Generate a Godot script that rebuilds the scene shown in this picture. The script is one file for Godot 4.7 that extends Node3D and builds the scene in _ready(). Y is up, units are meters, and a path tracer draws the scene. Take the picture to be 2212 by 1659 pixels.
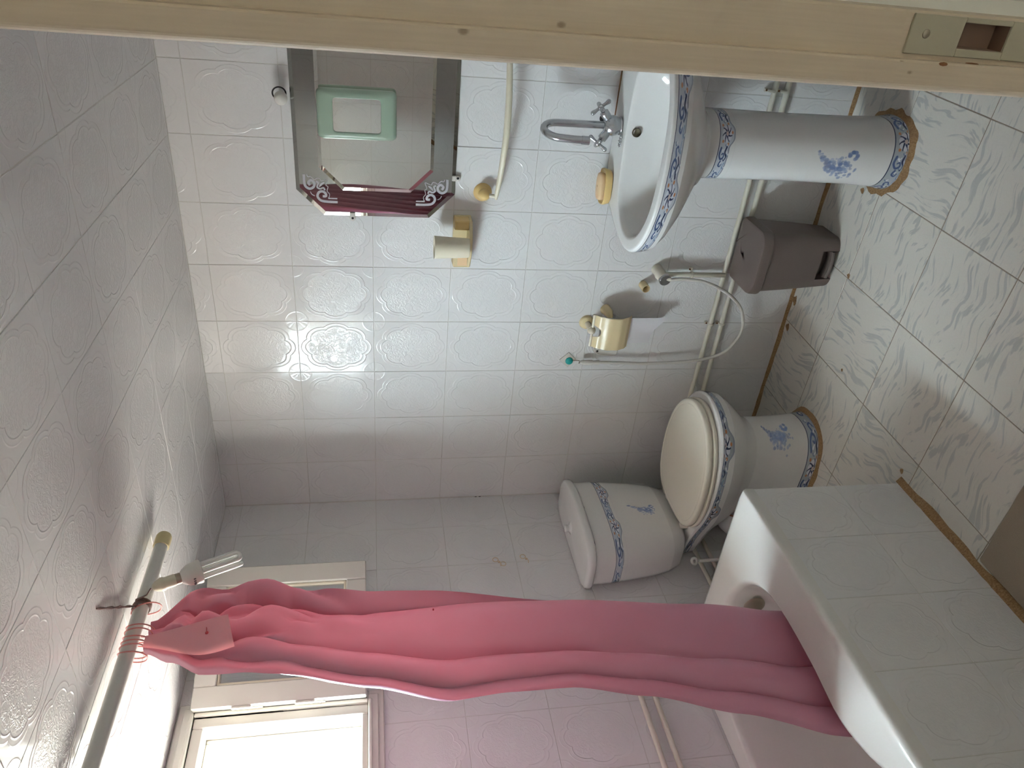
extends Node3D

# ---------------------------------------------------------------- measures
const TW := 0.2
const TH := 0.2528
const RX := 1.90
const RZ := 2.55
const RY := 2.083

var M := {}
var rng := RandomNumberGenerator.new()
var tile_meshes := {}
var tile_rng := RandomNumberGenerator.new()


# ---------------------------------------------------------------- mesh builder
class MB:
	var v := PackedVector3Array()
	var n := PackedVector3Array()
	var uv := PackedVector2Array()
	var ix := PackedInt32Array()

	func tri(a: int, b: int, c: int) -> void:
		ix.append(a)
		ix.append(c)
		ix.append(b)

	# rows of equal length; smooth shading; repeat a row for a crease
	func grid(rows: Array, closed := false, u0 := 0.0, u1 := 1.0, v0 := 0.0, v1 := 1.0, inward := false) -> MB:
		var nr := rows.size()
		var nc: int = rows[0].size()
		var cols := nc + (1 if closed else 0)
		var base := v.size()
		var cen := Vector3.ZERO
		for r in rows:
			for p in r:
				cen += p
		cen /= float(nr * nc)
		var nn := PackedVector3Array()
		nn.resize(nr * cols)
		var sgn := 0.0
		for i in nr - 1:
			for j in cols - 1:
				var a: Vector3 = rows[i][j % nc]
				var b: Vector3 = rows[i][(j + 1) % nc]
				var c: Vector3 = rows[i + 1][j % nc]
				var d: Vector3 = rows[i + 1][(j + 1) % nc]
				var f := (d - a).cross(c - b)
				sgn += f.dot((a + b + c + d) * 0.25 - cen)
				nn[i * cols + j] += f
				nn[i * cols + j + 1] += f
				nn[(i + 1) * cols + j] += f
				nn[(i + 1) * cols + j + 1] += f
		var sg := 1.0 if sgn >= 0.0 else -1.0
		if inward:
			sg = -sg
		for i in nr:
			if closed:
				var m := nn[i * cols] + nn[i * cols + cols - 1]
				nn[i * cols] = m
				nn[i * cols + cols - 1] = m
			for j in cols:
				v.append(rows[i][j % nc])
				var q := nn[i * cols + j] * sg
				n.append(q.normalized() if q.length_squared() > 1e-20 else Vector3.UP)
				uv.append(Vector2(lerpf(u0, u1, float(j) / float(cols - 1)), lerpf(v0, v1, float(i) / float(nr - 1))))
		for i in nr - 1:
			for j in cols - 1:
				var a := base + i * cols + j
				if sg > 0.0:
					tri(a, a + 1, a + cols)
					tri(a + 1, a + cols + 1, a + cols)
				else:
					tri(a, a + cols, a + 1)
					tri(a + 1, a + cols, a + cols + 1)
		return self

	# flat fan over a ring, facing dir
	func cap(ring, dir: Vector3) -> MB:
		var base := v.size()
		var c := Vector3.ZERO
		for p in ring:
			c += p
		c /= float(ring.size())
		v.append(c)
		n.append(dir)
		uv.append(Vector2(0.5, 0.5))
		for p in ring:
			v.append(p)
			n.append(dir)
			uv.append(Vector2(0.5, 0.5))
		var m: int = ring.size()
		for j in m:
			var a: Vector3 = ring[j]
			var b: Vector3 = ring[(j + 1) % m]
			if (a - c).cross(b - c).dot(dir) > 0.0:
				tri(base, base + 1 + j, base + 1 + (j + 1) % m)
			else:
				tri(base, base + 1 + (j + 1) % m, base + 1 + j)
		return self

	func face(p: Array, uvs := []) -> MB:  # flat polygon, counter-clockwise from the front
		var base := v.size()
		var f: Vector3 = (p[1] - p[0]).cross(p[2] - p[0]).normalized()
		for k in p.size():
			v.append(p[k])
			n.append(f)
			uv.append(uvs[k] if uvs.size() else Vector2(p[k].x, p[k].y))
		for k in range(1, p.size() - 1):
			tri(base, base + k, base + k + 1)
		return self

	# flat-shaded loft of rings (convex-ish), with caps
	func facets(rows: Array, caps := true) -> MB:
		var nc: int = rows[0].size()
		var cen := Vector3.ZERO
		for r in rows:
			for p in r:
				cen += p
		cen /= float(rows.size() * nc)
		for i in rows.size() - 1:
			for j in nc:
				var a: Vector3 = rows[i][j]
				var b: Vector3 = rows[i][(j + 1) % nc]
				var c: Vector3 = rows[i + 1][(j + 1) % nc]
				var d: Vector3 = rows[i + 1][j]
				if (c - a).cross(d - b).dot((a + c) * 0.5 - cen) >= 0.0:
					face([a, b, c, d])
				else:
					face([a, d, c, b])
		if caps:
			var last: int = rows.size() - 1
			var d0: Vector3 = _axis(rows[0], rows[1])
			var d1: Vector3 = _axis(rows[last], rows[last - 1])
			cap(rows[0], d0)
			cap(rows[last], d1)
		return self

	func _axis(r0, r1) -> Vector3:
		var m := Vector3.ZERO
		for j in r0.size():
			m += r0[j] - r1[j]
		var f := Vector3.ZERO
		for j in range(1, r0.size() - 1):
			f += (r0[j] - r0[0]).cross(r0[j + 1] - r0[0])
		f = f.normalized()
		return f if f.dot(m) >= 0.0 else -f

	func box(c: Vector3, s: Vector3, b := 0.002, basis := Basis.IDENTITY) -> MB:
		var h := s * 0.5
		b = minf(b, minf(h.x, minf(h.y, h.z)) * 0.9)
		var rows := []
		for lv in [[-h.y, b], [-h.y + b, 0.0], [h.y - b, 0.0], [h.y, b]]:
			var ins: float = lv[1]
			var hx := h.x - ins
			var hz := h.z - ins
			var r := PackedVector3Array()
			for q in [[hx, hz - b], [hx - b, hz], [-hx + b, hz], [-hx, hz - b], [-hx, -hz + b], [-hx + b, -hz], [hx - b, -hz], [hx, -hz + b]]:
				r.append(c + basis * Vector3(q[0], lv[0], q[1]))
			rows.append(r)
		return facets(rows)

	func slab(lo: Vector3, hi: Vector3) -> MB:  # plain sharp box
		var p := []
		for k in 8:
			p.append(Vector3(hi.x if k & 1 else lo.x, hi.y if k & 2 else lo.y, hi.z if k & 4 else lo.z))
		for f in [[0, 2, 3, 1], [4, 5, 7, 6], [0, 1, 5, 4], [2, 6, 7, 3], [0, 4, 6, 2], [1, 3, 7, 5]]:
			face([p[f[0]], p[f[1]], p[f[2]], p[f[3]]])
		return self

	# profile: array of [radius, height]; axis y of the basis
	func lathe(prof: Array, seg := 24, o := Vector3.ZERO, basis := Basis.IDENTITY, v0 := 0.0, v1 := 1.0) -> MB:
		var rows := []
		for q in prof:
			var r := PackedVector3Array()
			for j in seg:
				var a := TAU * j / seg
				r.append(o + basis * Vector3(cos(a) * q[0], q[1], sin(a) * q[0]))
			rows.append(r)
		return grid(rows, true, 0.0, 1.0, v0, v1)

	func ball(c: Vector3, r: Vector3, seg := 16, basis := Basis.IDENTITY) -> MB:
		var rows := []
		var m := seg / 2
		for i in m + 1:
			var t := PI * i / m - PI / 2
			var row := PackedVector3Array()
			for j in seg:
				var a := TAU * j / seg
				row.append(c + basis * Vector3(cos(a) * cos(t) * r.x, sin(t) * r.y, sin(a) * cos(t) * r.z))
			rows.append(row)
		return grid(rows, true)

	# round tube along a path; rad a number or one per point
	func tube(path: Array, rad, seg := 12, caps := true, squash := 1.0) -> MB:
		var rows := []
		var up := Vector3.ZERO
		for i in path.size():
			var t: Vector3 = (path[mini(i + 1, path.size() - 1)] - path[maxi(i - 1, 0)]).normalized()
			if i == 0:
				up = t.cross(Vector3.RIGHT if absf(t.x) < 0.8 else Vector3.UP).normalized()
			else:
				up = (up - t * up.dot(t)).normalized()
			var side := t.cross(up)
			var r: float = rad[i] if rad is Array else rad
			var row := PackedVector3Array()
			for j in seg:
				var a := TAU * j / seg
				row.append(path[i] + (up * cos(a) + side * sin(a) * squash) * r)
			rows.append(row)
		grid(rows, true)
		if caps:
			cap(rows[0], (path[0] - path[1]).normalized())
			cap(rows[-1], (path[-1] - path[-2]).normalized())
		return self

	func torus(c: Vector3, R: float, r: float, basis := Basis.IDENTITY, seg := 24, sg := 8, squash := 1.0) -> MB:
		var rows := []
		for i in seg + 1:
			var a := TAU * i / seg
			var row := PackedVector3Array()
			for j in sg:
				var b := TAU * j / sg
				row.append(c + basis * Vector3(cos(a) * (R + r * cos(b)), r * sin(b) * squash, sin(a) * (R + r * cos(b))))
			rows.append(row)
		return grid(rows, true)

	# flat ribbon of given width in a plane (2-D points mapped by xf), with thickness th towards +z of xf
	func ribbon(pts: Array, w, th: float, xf: Transform3D) -> MB:
		var top := [PackedVector3Array(), PackedVector3Array()]
		var low := [PackedVector3Array(), PackedVector3Array()]
		for i in pts.size():
			var a: Vector2 = pts[maxi(i - 1, 0)]
			var b: Vector2 = pts[mini(i + 1, pts.size() - 1)]
			var nrm := (b - a).normalized().orthogonal()
			var ww: float = w[i] if w is Array else w
			for k in 2:
				var q: Vector2 = pts[i] + nrm * ww * (0.5 if k == 0 else -0.5)
				top[k].append(xf * Vector3(q.x, q.y, th))
				low[k].append(xf * Vector3(q.x, q.y, 0.0))
		grid([low[0], top[0], top[0].duplicate(), top[1], top[1].duplicate(), low[1]])
		return self

	func mesh() -> ArrayMesh:
		var a := []
		a.resize(Mesh.ARRAY_MAX)
		a[Mesh.ARRAY_VERTEX] = v
		a[Mesh.ARRAY_NORMAL] = n
		a[Mesh.ARRAY_TEX_UV] = uv
		a[Mesh.ARRAY_INDEX] = ix
		var m := ArrayMesh.new()
		m.add_surface_from_arrays(Mesh.PRIMITIVE_TRIANGLES, a)
		return m


# ---------------------------------------------------------------- nodes
func obj(called: String, b, m: Material, parent: Node = self, at := Vector3.ZERO) -> MeshInstance3D:
	var o := MeshInstance3D.new()
	o.name = called
	o.mesh = b.mesh() if b is MB else b
	o.material_override = m
	o.position = at
	parent.add_child(o, true)
	return o


func tag(o: Node, label: String, category: String, group := "") -> void:
	o.set_meta("label", label)
	o.set_meta("category", category)
	if group:
		o.set_meta("group", group)


func thing(called: String, label: String, category: String, at := Vector3.ZERO, group := "") -> Node3D:
	var o := Node3D.new()
	o.name = called
	o.position = at
	add_child(o, true)
	tag(o, label, category, group)
	return o


func struct(called: String, b, m: Material, label: String, category: String) -> MeshInstance3D:
	var o := obj(called, b, m)
	o.set_meta("kind", "structure")
	tag(o, label, category)
	return o


func mat(called: String, c: Color, rough := 0.5, metal := 0.0, spec := 0.5) -> StandardMaterial3D:
	var m := StandardMaterial3D.new()
	m.resource_name = called
	m.albedo_color = c
	m.roughness = rough
	m.metallic = metal
	m.metallic_specular = spec
	return m


func tex(im: Image) -> ImageTexture:
	return ImageTexture.create_from_image(im)


func curve(pts: Array, per := 8, closed := false) -> Array:  # Catmull-Rom through points
	var out := []
	var m := pts.size()
	var last := m if closed else m - 1
	for i in last:
		var a = pts[(i - 1 + m) % m] if closed or i > 0 else pts[i]
		var b = pts[i]
		var c = pts[(i + 1) % m]
		var d = pts[(i + 2) % m] if closed or i + 2 < m else c
		for k in per:
			var t := float(k) / per
			out.append(0.5 * ((2.0 * b) + (c - a) * t + (2.0 * a - 5.0 * b + 4.0 * c - d) * t * t + (3.0 * b - a - 3.0 * c + d) * t * t * t))
	if not closed:
		out.append(pts[m - 1])
	return out


func table(t: Array, x: float) -> float:  # piecewise linear, smoothed a little; t = [[x, y], ...] ascending
	if x <= t[0][0]:
		return t[0][1]
	for i in t.size() - 1:
		if x <= t[i + 1][0]:
			var k: float = (x - t[i][0]) / (t[i + 1][0] - t[i][0])
			k = lerpf(k, k * k * (3.0 - 2.0 * k), 0.6)
			return lerpf(t[i][1], t[i + 1][1], k)
	return t[-1][1]


# low ragged fillet: from each inner point outwards along its direction
func fillet(inner: Array, outw: Array, w0: float, w1: float, h: float, closed: bool) -> MB:
	var rows := [PackedVector3Array(), PackedVector3Array(), PackedVector3Array(), PackedVector3Array()]
	for i in inner.size():
		var w := lerpf(w0, w1, clampf(0.5 + 0.28 * sin(i * 0.37 + h * 900.0) + 0.22 * sin(i * 0.91 + 1.3) + rng.randf_range(-0.08, 0.08), 0.0, 1.0))
		var p: Vector3 = inner[i]
		var d: Vector3 = outw[i]
		rows[0].append(p + Vector3.UP * h * rng.randf_range(0.92, 1.08))
		rows[1].append(p + d * w * 0.35 + Vector3.UP * h * 0.62)
		rows[2].append(p + d * w * 0.75 + Vector3.UP * h * 0.28)
		rows[3].append(p + d * w - Vector3.UP * 0.0005)
	return MB.new().grid(rows, closed)


# ---------------------------------------------------------------- textures
func stamp(im: Image, x: float, y: float, r: float, c: Color, al := 1.0) -> void:
	var w := im.get_width()
	var h := im.get_height()
	for py in range(maxi(0, int(y - r - 1)), mini(h, int(y + r + 2))):
		for px0 in range(int(floor(x - r - 1)), int(x + r + 2)):
			var px := posmod(px0, w)
			var d := Vector2(px0 + 0.5 - x, py + 0.5 - y).length()
			var k := clampf(r + 0.5 - d, 0.0, 1.0) * al
			if k > 0.0:
				im.set_pixel(px, py, im.get_pixel(px, py).lerp(c, k))


func stroke(im: Image, pts: Array, r0: float, r1: float, c: Color, al := 1.0) -> void:
	var cv := curve(pts, 10)
	for i in cv.size():
		var k := float(i) / (cv.size() - 1)
		stamp(im, cv[i].x, cv[i].y, lerpf(r0, r1, k), c, al)


func tile_relief() -> ImageTexture:
	var w := 320
	var h := 404
	var im := Image.create(w, h, false, Image.FORMAT_RF)
	var leaf := FastNoiseLite.new()
	leaf.seed = 7
	leaf.frequency = 1.0
	leaf.fractal_octaves = 2
	leaf.domain_warp_enabled = true
	leaf.domain_warp_amplitude = 0.9
	leaf.domain_warp_frequency = 0.7
	for y in h:
		var Y := (float(y) + 0.5) / h * TH - TH / 2
		for x in w:
			var X := (float(x) + 0.5) / w * TW - TW / 2
			var th := atan2(Y / 0.0999, X / 0.079)
			var el := sqrt(pow(X / 0.079, 2) + pow(Y / 0.0999, 2))
			var lob := 0.905 + 0.125 * pow(absf(cos(th * 4.0)), 0.75)
			var d := (el - lob) * 0.087
			var k := 0.0
			# raised band between an inner and an outer wavy line
			k += 0.60 * smoothstep(-0.0020, 0.0010, d)
			k -= 0.45 * smoothstep(0.0105, 0.0140, d)
			k += 0.35 * exp(-pow((d - 0.0005) / 0.0016, 2))
			k += 0.28 * exp(-pow((d - 0.0120) / 0.0016, 2))
			# embossed leaves inside the field
			if d < 0.0:
				var wv := sin(leaf.get_noise_2d(X * 26.0, Y * 26.0) * 15.0)
				k += 0.17 * wv * smoothstep(0.0, 0.012, -d)
			# fans in the four corners
			var cx := TW / 2 - absf(X)
			var cy := TH / 2 - absf(Y)
			var cr := sqrt(cx * cx + cy * cy)
			if cr < 0.04:
				var an := atan2(cy, cx)
				k += 0.10 * absf(sin(an * 6.0 + cr * 60.0)) * smoothstep(0.04, 0.032, cr)
				k += 0.22 * exp(-pow((cr - 0.036) / 0.0018, 2))
			im.set_pixel(x, y, Color(k, 0, 0))
	return tex(im)


func marble() -> ImageTexture:
	var s := 640
	var im := Image.create(s, s, false, Image.FORMAT_RGB8)
	var a := FastNoiseLite.new()
	a.seed = 11
	a.frequency = 1.0
	a.fractal_octaves = 3
	var b := FastNoiseLite.new()
	b.seed = 23
	b.frequency = 1.0
	b.fractal_octaves = 2
	for y in s:
		for x in s:
			var u := float(x) / s
			var w := float(y) / s
			var wob := b.get_noise_2d(u * 2.2, w * 2.2)
			var st := a.get_noise_2d(u * 4.2 + wob * 0.5, w * 26.0 + 2.2 * wob)
			var wide := b.get_noise_2d(u * 3.0 + 9.0, w * 4.0)
			var st2 := a.get_noise_2d(u * 9.0 + 40.0, w * 52.0 + 3.0 * wob)
			var k := smoothstep(0.16, 0.40, st + 0.30 * wide) * 0.85 + smoothstep(0.22, 0.45, st2) * 0.22 * smoothstep(-0.2, 0.3, wide)
			k = clampf(k, 0.0, 1.0)
			var fine := 0.012 * a.get_noise_2d(u * 90.0, w * 90.0)
			var c := Color(0.89, 0.875, 0.84).lerp(Color(0.64, 0.655, 0.655), k * 0.52)
			im.set_pixel(x, y, Color(c.r + fine, c.g + fine, c.b + fine))
	return tex(im)


# blue scroll-and-flower border; the white scallops hang from the navy line (row 0)
func border(rep: int, dirt := 0.0, flip := false) -> ImageTexture:
	var w := 256 * rep
	var h := 96
	var im := Image.create(w, h, false, Image.FORMAT_RGB8)
	var white := Color(0.93, 0.93, 0.92)
	var pale := Color(0.78, 0.80, 0.835).lerp(Color(0.5, 0.52, 0.53), dirt)
	var rim := Color(0.58, 0.60, 0.65)
	var navy := Color(0.12, 0.15, 0.29)
	var blue := Color(0.27, 0.34, 0.50)
	var sky := Color(0.50, 0.60, 0.72)
	var orange := Color(0.72, 0.43, 0.24)
	for x in w:
		var t := float(x % 256) / 256.0
		var bulge := exp(-pow((t - 0.5) / 0.13, 4))
		var edge := 62.0 + 26.0 * bulge
		for y in h:
			var c := white
			if y < edge:
				c = pale
			if absf(y - edge) < 4.0:
				c = rim
			if y < 4:
				c = navy
			im.set_pixel(x, y, c)
	for k in rep:
		var o := k * 256.0
		# medallion
		for q in 7:
			var a := TAU * q / 7.0
			stamp(im, o + 128 + cos(a) * 20, 44 + sin(a) * 19, 10, Color(0.88, 0.89, 0.92), 0.9)
			stroke(im, [Vector2(o + 128 + cos(a) * 10, 44 + sin(a) * 10), Vector2(o + 128 + cos(a + 0.35) * 22, 44 + sin(a + 0.35) * 21), Vector2(o + 128 + cos(a + 0.5) * 30, 44 + sin(a + 0.5) * 28)], 3.2, 1.2, navy, 0.85)
		stamp(im, o + 128, 44, 7, Color(0.80, 0.72, 0.70), 0.9)
		for q in [[-34, 52], [34, 54], [-4, 74], [26, 22], [-27, 20]]:
			stamp(im, o + 128 + q[0], q[1], 5.0, orange, 0.85)
		# small sprigs that fill the ground
		for q in 16:
			var sx := o + 16.0 * q + 5.0
			if absf(sx - o - 128.0) < 36.0:
				continue
			var sy := 14.0 + fmod(q * 29.0, 44.0)
			stroke(im, [Vector2(sx, sy), Vector2(sx + 5, sy + 4), Vector2(sx + 7, sy + 10)], 2.2, 1.0, Color(0.45, 0.51, 0.62), 0.8)
			stroke(im, [Vector2(sx + 2, sy + 9), Vector2(sx - 3, sy + 13)], 1.8, 1.0, Color(0.93, 0.94, 0.95), 0.9)
		# scrolls on both sides
		for sgn in [-1.0, 1.0]:
			var cx: float = o + 128 + sgn * 74.0
			stroke(im, [Vector2(cx - sgn * 26, 18), Vector2(cx - sgn * 4, 14), Vector2(cx + sgn * 12, 26), Vector2(cx + sgn * 4, 40), Vector2(cx - sgn * 8, 36), Vector2(cx - sgn * 4, 27)], 4.6, 2.0, blue, 0.9)
			stroke(im, [Vector2(cx - sgn * 30, 50), Vector2(cx - sgn * 12, 44), Vector2(cx + sgn * 4, 54), Vector2(cx + sgn * 18, 46)], 4.0, 2.0, navy, 0.85)
			stroke(im, [Vector2(cx + sgn * 20, 30), Vector2(cx + sgn * 34, 24), Vector2(cx + sgn * 40, 36), Vector2(cx + sgn * 30, 42)], 3.6, 1.8, blue, 0.85)
			stroke(im, [Vector2(cx + sgn * 26, 54), Vector2(cx + sgn * 40, 50), Vector2(cx + sgn * 52, 52)], 2.6, 1.6, sky, 0.9)
			stroke(im, [Vector2(cx - sgn * 14, 56), Vector2(cx - sgn * 6, 60)], 3.0, 2.0, Color(0.92, 0.93, 0.95), 0.9)
			stroke(im, [Vector2(cx - sgn * 20, 27), Vector2(cx - sgn * 12, 33)], 3.6, 2.0, Color(0.93, 0.94, 0.96), 0.9)
	if flip:
		im.flip_y()
	return tex(im)


# glaze-white sheet with a printed crescent of blue flowers; spots = [[u, v, metres across u, metres across v], ...]
func flower_print(wide: float, high: float, ppm: float, u: float, vv: float, size: float, seedn: int) -> ImageTexture:
	var w := int(wide * ppm)
	var h := int(high * ppm)
	var im := Image.create(w, h, false, Image.FORMAT_RGB8)
	im.fill(Color(0.93, 0.93, 0.92))
	var r := RandomNumberGenerator.new()
	r.seed = seedn
	var cols := [Color(0.46, 0.53, 0.70), Color(0.56, 0.63, 0.77), Color(0.40, 0.47, 0.66), Color(0.64, 0.69, 0.80), Color(0.53, 0.56, 0.67)]
	var s := size * ppm
	# a spray: loose sprigs at its upper end, a dense bunch below that curls to one side
	for k in 240:
		var t := r.randf()
		var a := lerpf(-0.10, 1.02, t)
		var p := Vector2(0.30 * sin(a * 2.6 - 0.3) - 0.12, lerpf(-0.48, 0.40, t))
		var fat := 0.035 + 0.13 * smoothstep(0.25, 0.8, t)
		p += Vector2(r.randfn(0, fat), r.randfn(0, fat * 0.8))
		if t < 0.3 and r.randf() < 0.7:
			continue
		stamp(im, u * w + p.x * s, vv * h + p.y * s, r.randf_range(0.020, 0.052) * s, cols[r.randi() % 5], 0.5)
	for k in 26:
		var a := r.randf() * TAU
		var c := Vector2(-0.20, 0.42) if k % 2 else Vector2(0.10, 0.24)
		stamp(im, u * w + (c.x + cos(a) * 0.10) * s, vv * h + (c.y + sin(a) * 0.09) * s, 0.05 * s, cols[r.randi() % 3], 0.6)
	return tex(im)


func speckle(c: Color, amt: float, sc: float, seedn: int, c2 := Color.BLACK, share := 0.0) -> ImageTexture:
	var s := 256
	var im := Image.create(s, s, false, Image.FORMAT_RGB8)
	var nz := FastNoiseLite.new()
	nz.seed = seedn
	nz.frequency = 1.0
	nz.fractal_octaves = 4
	for y in s:
		for x in s:
			var k := nz.get_noise_2d(x * sc / s, y * sc / s)
			var q := Color(c.r + k * amt, c.g + k * amt, c.b + k * amt)
			if share > 0.0:
				q = q.lerp(c2, clampf(smoothstep(0.12, 0.5, nz.get_noise_2d(x * sc * 0.5 / s + 50.0, y * sc * 0.5 / s)) * share, 0.0, 1.0))
			im.set_pixel(x, y, q)
	return tex(im)


func wood_strip(c: Color, seedn: int) -> ImageTexture:  # old cream paint with brush marks along v and a few chips
	var im := Image.create(128, 512, false, Image.FORMAT_RGB8)
	var nz := FastNoiseLite.new()
	nz.seed = seedn
	nz.frequency = 1.0
	for y in 512:
		for x in 128:
			var k := 0.025 * nz.get_noise_2d(x * 0.30, y * 0.012) + 0.015 * nz.get_noise_2d(x * 0.04, y * 0.02)
			im.set_pixel(x, y, Color(c.r + k, c.g + k, c.b + k * 0.9))
	var r := RandomNumberGenerator.new()
	r.seed = seedn
	for k in 14:
		stamp(im, r.randf() * 128, r.randf() * 512, r.randf_range(0.8, 2.2), Color(0.45, 0.38, 0.30), 0.6)
	return tex(im)


func triplanar(m: StandardMaterial3D, t: Texture2D, sc: float) -> StandardMaterial3D:
	m.albedo_texture = t
	m.albedo_color = Color.WHITE
	m.uv1_triplanar = true
	m.uv1_world_triplanar = true
	m.uv1_scale = Vector3.ONE * sc
	return m


func make_materials() -> void:
	var relief := tile_relief()
	for k in 3:
		var m := mat("glazed_tile", [Color(0.938, 0.938, 0.935), Color(0.933, 0.934, 0.932), Color(0.941, 0.939, 0.934)][k], 0.11, 0.0, 0.5)
		m.heightmap_enabled = true
		m.heightmap_texture = relief
		m.heightmap_scale = 0.11
		M["tile%d" % k] = m
	M.grout = mat("grout", Color(0.87, 0.865, 0.84), 0.9)
	M.bed = triplanar(mat("stained_mortar", Color.WHITE, 0.9), speckle(Color(0.56, 0.44, 0.30), 0.16, 30.0, 3, Color(0.42, 0.30, 0.19), 0.7), 6.0)
	M.floor_grout = mat("floor_grout", Color(0.58, 0.53, 0.46), 0.9)
	var mb := marble()
	M.marble = mat("marble", Color.WHITE, 0.28)
	M.marble.albedo_texture = mb
	M.plaster = mat("plaster", Color(0.78, 0.75, 0.70), 0.8)
	M.paint = mat("cream_gloss_paint", Color.WHITE, 0.42)
	M.paint.albedo_texture = wood_strip(Color(0.75, 0.685, 0.60), 5)
	M.steel_paint = mat("painted_plate", Color(0.64, 0.61, 0.53), 0.35)
	M.dark_hole = mat("bare_wood_pocket", Color(0.52, 0.42, 0.36), 0.8)
	M.window_paint = mat("white_gloss_paint", Color(0.86, 0.85, 0.81), 0.35)
	M.ceramic = mat("white_glaze", Color(0.93, 0.93, 0.92), 0.08)
	M.enamel = mat("bath_enamel", Color(0.93, 0.925, 0.905), 0.14)
	M.cream = mat("cream_plastic", Color(0.90, 0.83, 0.66), 0.25)
	M.cream_pale = mat("pale_cream_plastic", Color(0.90, 0.87, 0.78), 0.28)
	M.yellow = mat("yellow_plastic", Color(0.89, 0.77, 0.52), 0.3)
	M.soap = mat("soap", Color(0.93, 0.80, 0.63), 0.5)
	M.seat = mat("ivory_plastic", Color(0.95, 0.925, 0.86), 0.22)
	M.white = mat("white_plastic", Color(0.88, 0.87, 0.84), 0.3)
	M.pipe = mat("painted_pipe", Color(0.86, 0.84, 0.78), 0.4)
	M.chrome = mat("chrome", Color(0.76, 0.77, 0.78), 0.27, 1.0)
	M.brass = mat("tarnished_brass", Color(0.36, 0.33, 0.27), 0.45, 0.7)
	M.black = mat("dark_void", Color(0.05, 0.05, 0.05), 0.7)
	M.bin = triplanar(mat("brown_plastic", Color.WHITE, 0.42), speckle(Color(0.40, 0.35, 0.325), 0.03, 60.0, 9), 5.0)
	M.mirror = mat("silvered_glass", Color(0.90, 0.91, 0.88), 0.01, 1.0)
	M.smoked = mat("smoked_glass", Color(0.66, 0.67, 0.65), 0.02, 1.0)
	M.etched = mat("etched_glass", Color(0.74, 0.74, 0.76), 0.55)
	M.green = mat("pale_green_plastic", Color(0.62, 0.70, 0.62), 0.3)
	M.teal = mat("teal_plastic", Color(0.08, 0.62, 0.60), 0.3)
	M.glass = mat("window_glass", Color(0.75, 0.80, 0.80, 0.28), 0.05)
	M.glass.transparency = BaseMaterial3D.TRANSPARENCY_ALPHA
	M.clear_glass = mat("bulb_glass", Color(0.95, 0.95, 0.93), 0.12)
	M.curtain = mat("pink_vinyl", Color(0.70, 0.505, 0.575), 0.42)
	M.curtain.backlight_enabled = true
	M.curtain.backlight = Color(0.39, 0.155, 0.175)
	M.pocket = mat("clear_pink_vinyl", Color(0.86, 0.66, 0.69), 0.3)
	M.pocket.backlight_enabled = true
	M.pocket.backlight = Color(0.74, 0.42, 0.42)
	M.red_print = mat("red_print", Color(0.66, 0.16, 0.20), 0.5)
	M.ring = mat("pink_ring_plastic", Color(0.82, 0.52, 0.50), 0.3)
	M.rod = mat("grey_white_pipe", Color(0.80, 0.795, 0.77), 0.4)
	M.cap = mat("yellowed_cap", Color(0.80, 0.74, 0.56), 0.5)
	M.bakelite = mat("ivory_bakelite", Color(0.84, 0.81, 0.72), 0.35)
	M.wire = mat("brown_wire", Color(0.40, 0.28, 0.25), 0.5)
	M.dull = mat("dull_metal", Color(0.62, 0.58, 0.52), 0.35, 0.9)
	M.paper = mat("tissue_paper", Color(0.92, 0.91, 0.92), 0.9)
	M.mat_brown = triplanar(mat("brown_mat", Color.WHITE, 0.95), speckle(Color(0.56, 0.50, 0.43), 0.06, 90.0, 17), 5.0)
	M.mat_brown.rim_enabled = true
	M.mat_brown.rim = 0.3
	M.rust = mat("rust", Color(0.50, 0.33, 0.20), 0.8)
	M.string = mat("cream_string", Color(0.86, 0.78, 0.66), 0.8)
	M.ink = mat("grey_print", Color(0.35, 0.35, 0.36), 0.6)
	M.soot = mat("black_chip", Color(0.12, 0.11, 0.10), 0.8)
	M.hall_floor = mat("hall_floor", Color(0.60, 0.56, 0.50), 0.4)
	for q in [["band_sink", 5, 0.0, false], ["band_ped", 3, 0.0, false], ["band_foot", 3, 0.35, true], ["band_pan", 5, 0.45, false], ["band_cist", 4, 0.1, false]]:
		M[q[0]] = mat(q[0], Color.WHITE, 0.10)
		M[q[0]].albedo_texture = border(q[1], q[2], q[3])


# ---------------------------------------------------------------- tiles
func tile_mesh(w: float, h: float, uvr: Rect2) -> ArrayMesh:
	var key := "%.3f_%.3f_%s" % [w, h, uvr]
	if not tile_meshes.has(key):
		var b := MB.new()
		var e := 0.0009
		var t := 0.0011
		var hw := w / 2
		var hh := h / 2
		var o := [Vector3(-hw, -hh, t - e), Vector3(hw, -hh, t - e), Vector3(hw, hh, t - e), Vector3(-hw, hh, t - e)]
		var i := [Vector3(-hw + e, -hh + e, t), Vector3(hw - e, -hh + e, t), Vector3(hw - e, hh - e, t), Vector3(-hw + e, hh - e, t)]
		var l := [Vector3(-hw, -hh, -0.003), Vector3(hw, -hh, -0.003), Vector3(hw, hh, -0.003), Vector3(-hw, hh, -0.003)]
		var um := func(p: Vector3) -> Vector2: return uvr.position + Vector2((p.x + hw) / w * uvr.size.x, (p.y + hh) / h * uvr.size.y)
		b.face(i, i.map(um))
		for k in 4:
			var m := (k + 1) % 4
			b.face([o[k], o[m], i[m], i[k]], [um.call(o[k]), um.call(o[m]), um.call(i[m]), um.call(i[k])])
			b.face([l[k], l[m], o[m], o[k]], [um.call(l[k]), um.call(l[m]), um.call(o[m]), um.call(o[k])])
		tile_meshes[key] = b.mesh()
	return tile_meshes[key]


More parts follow.
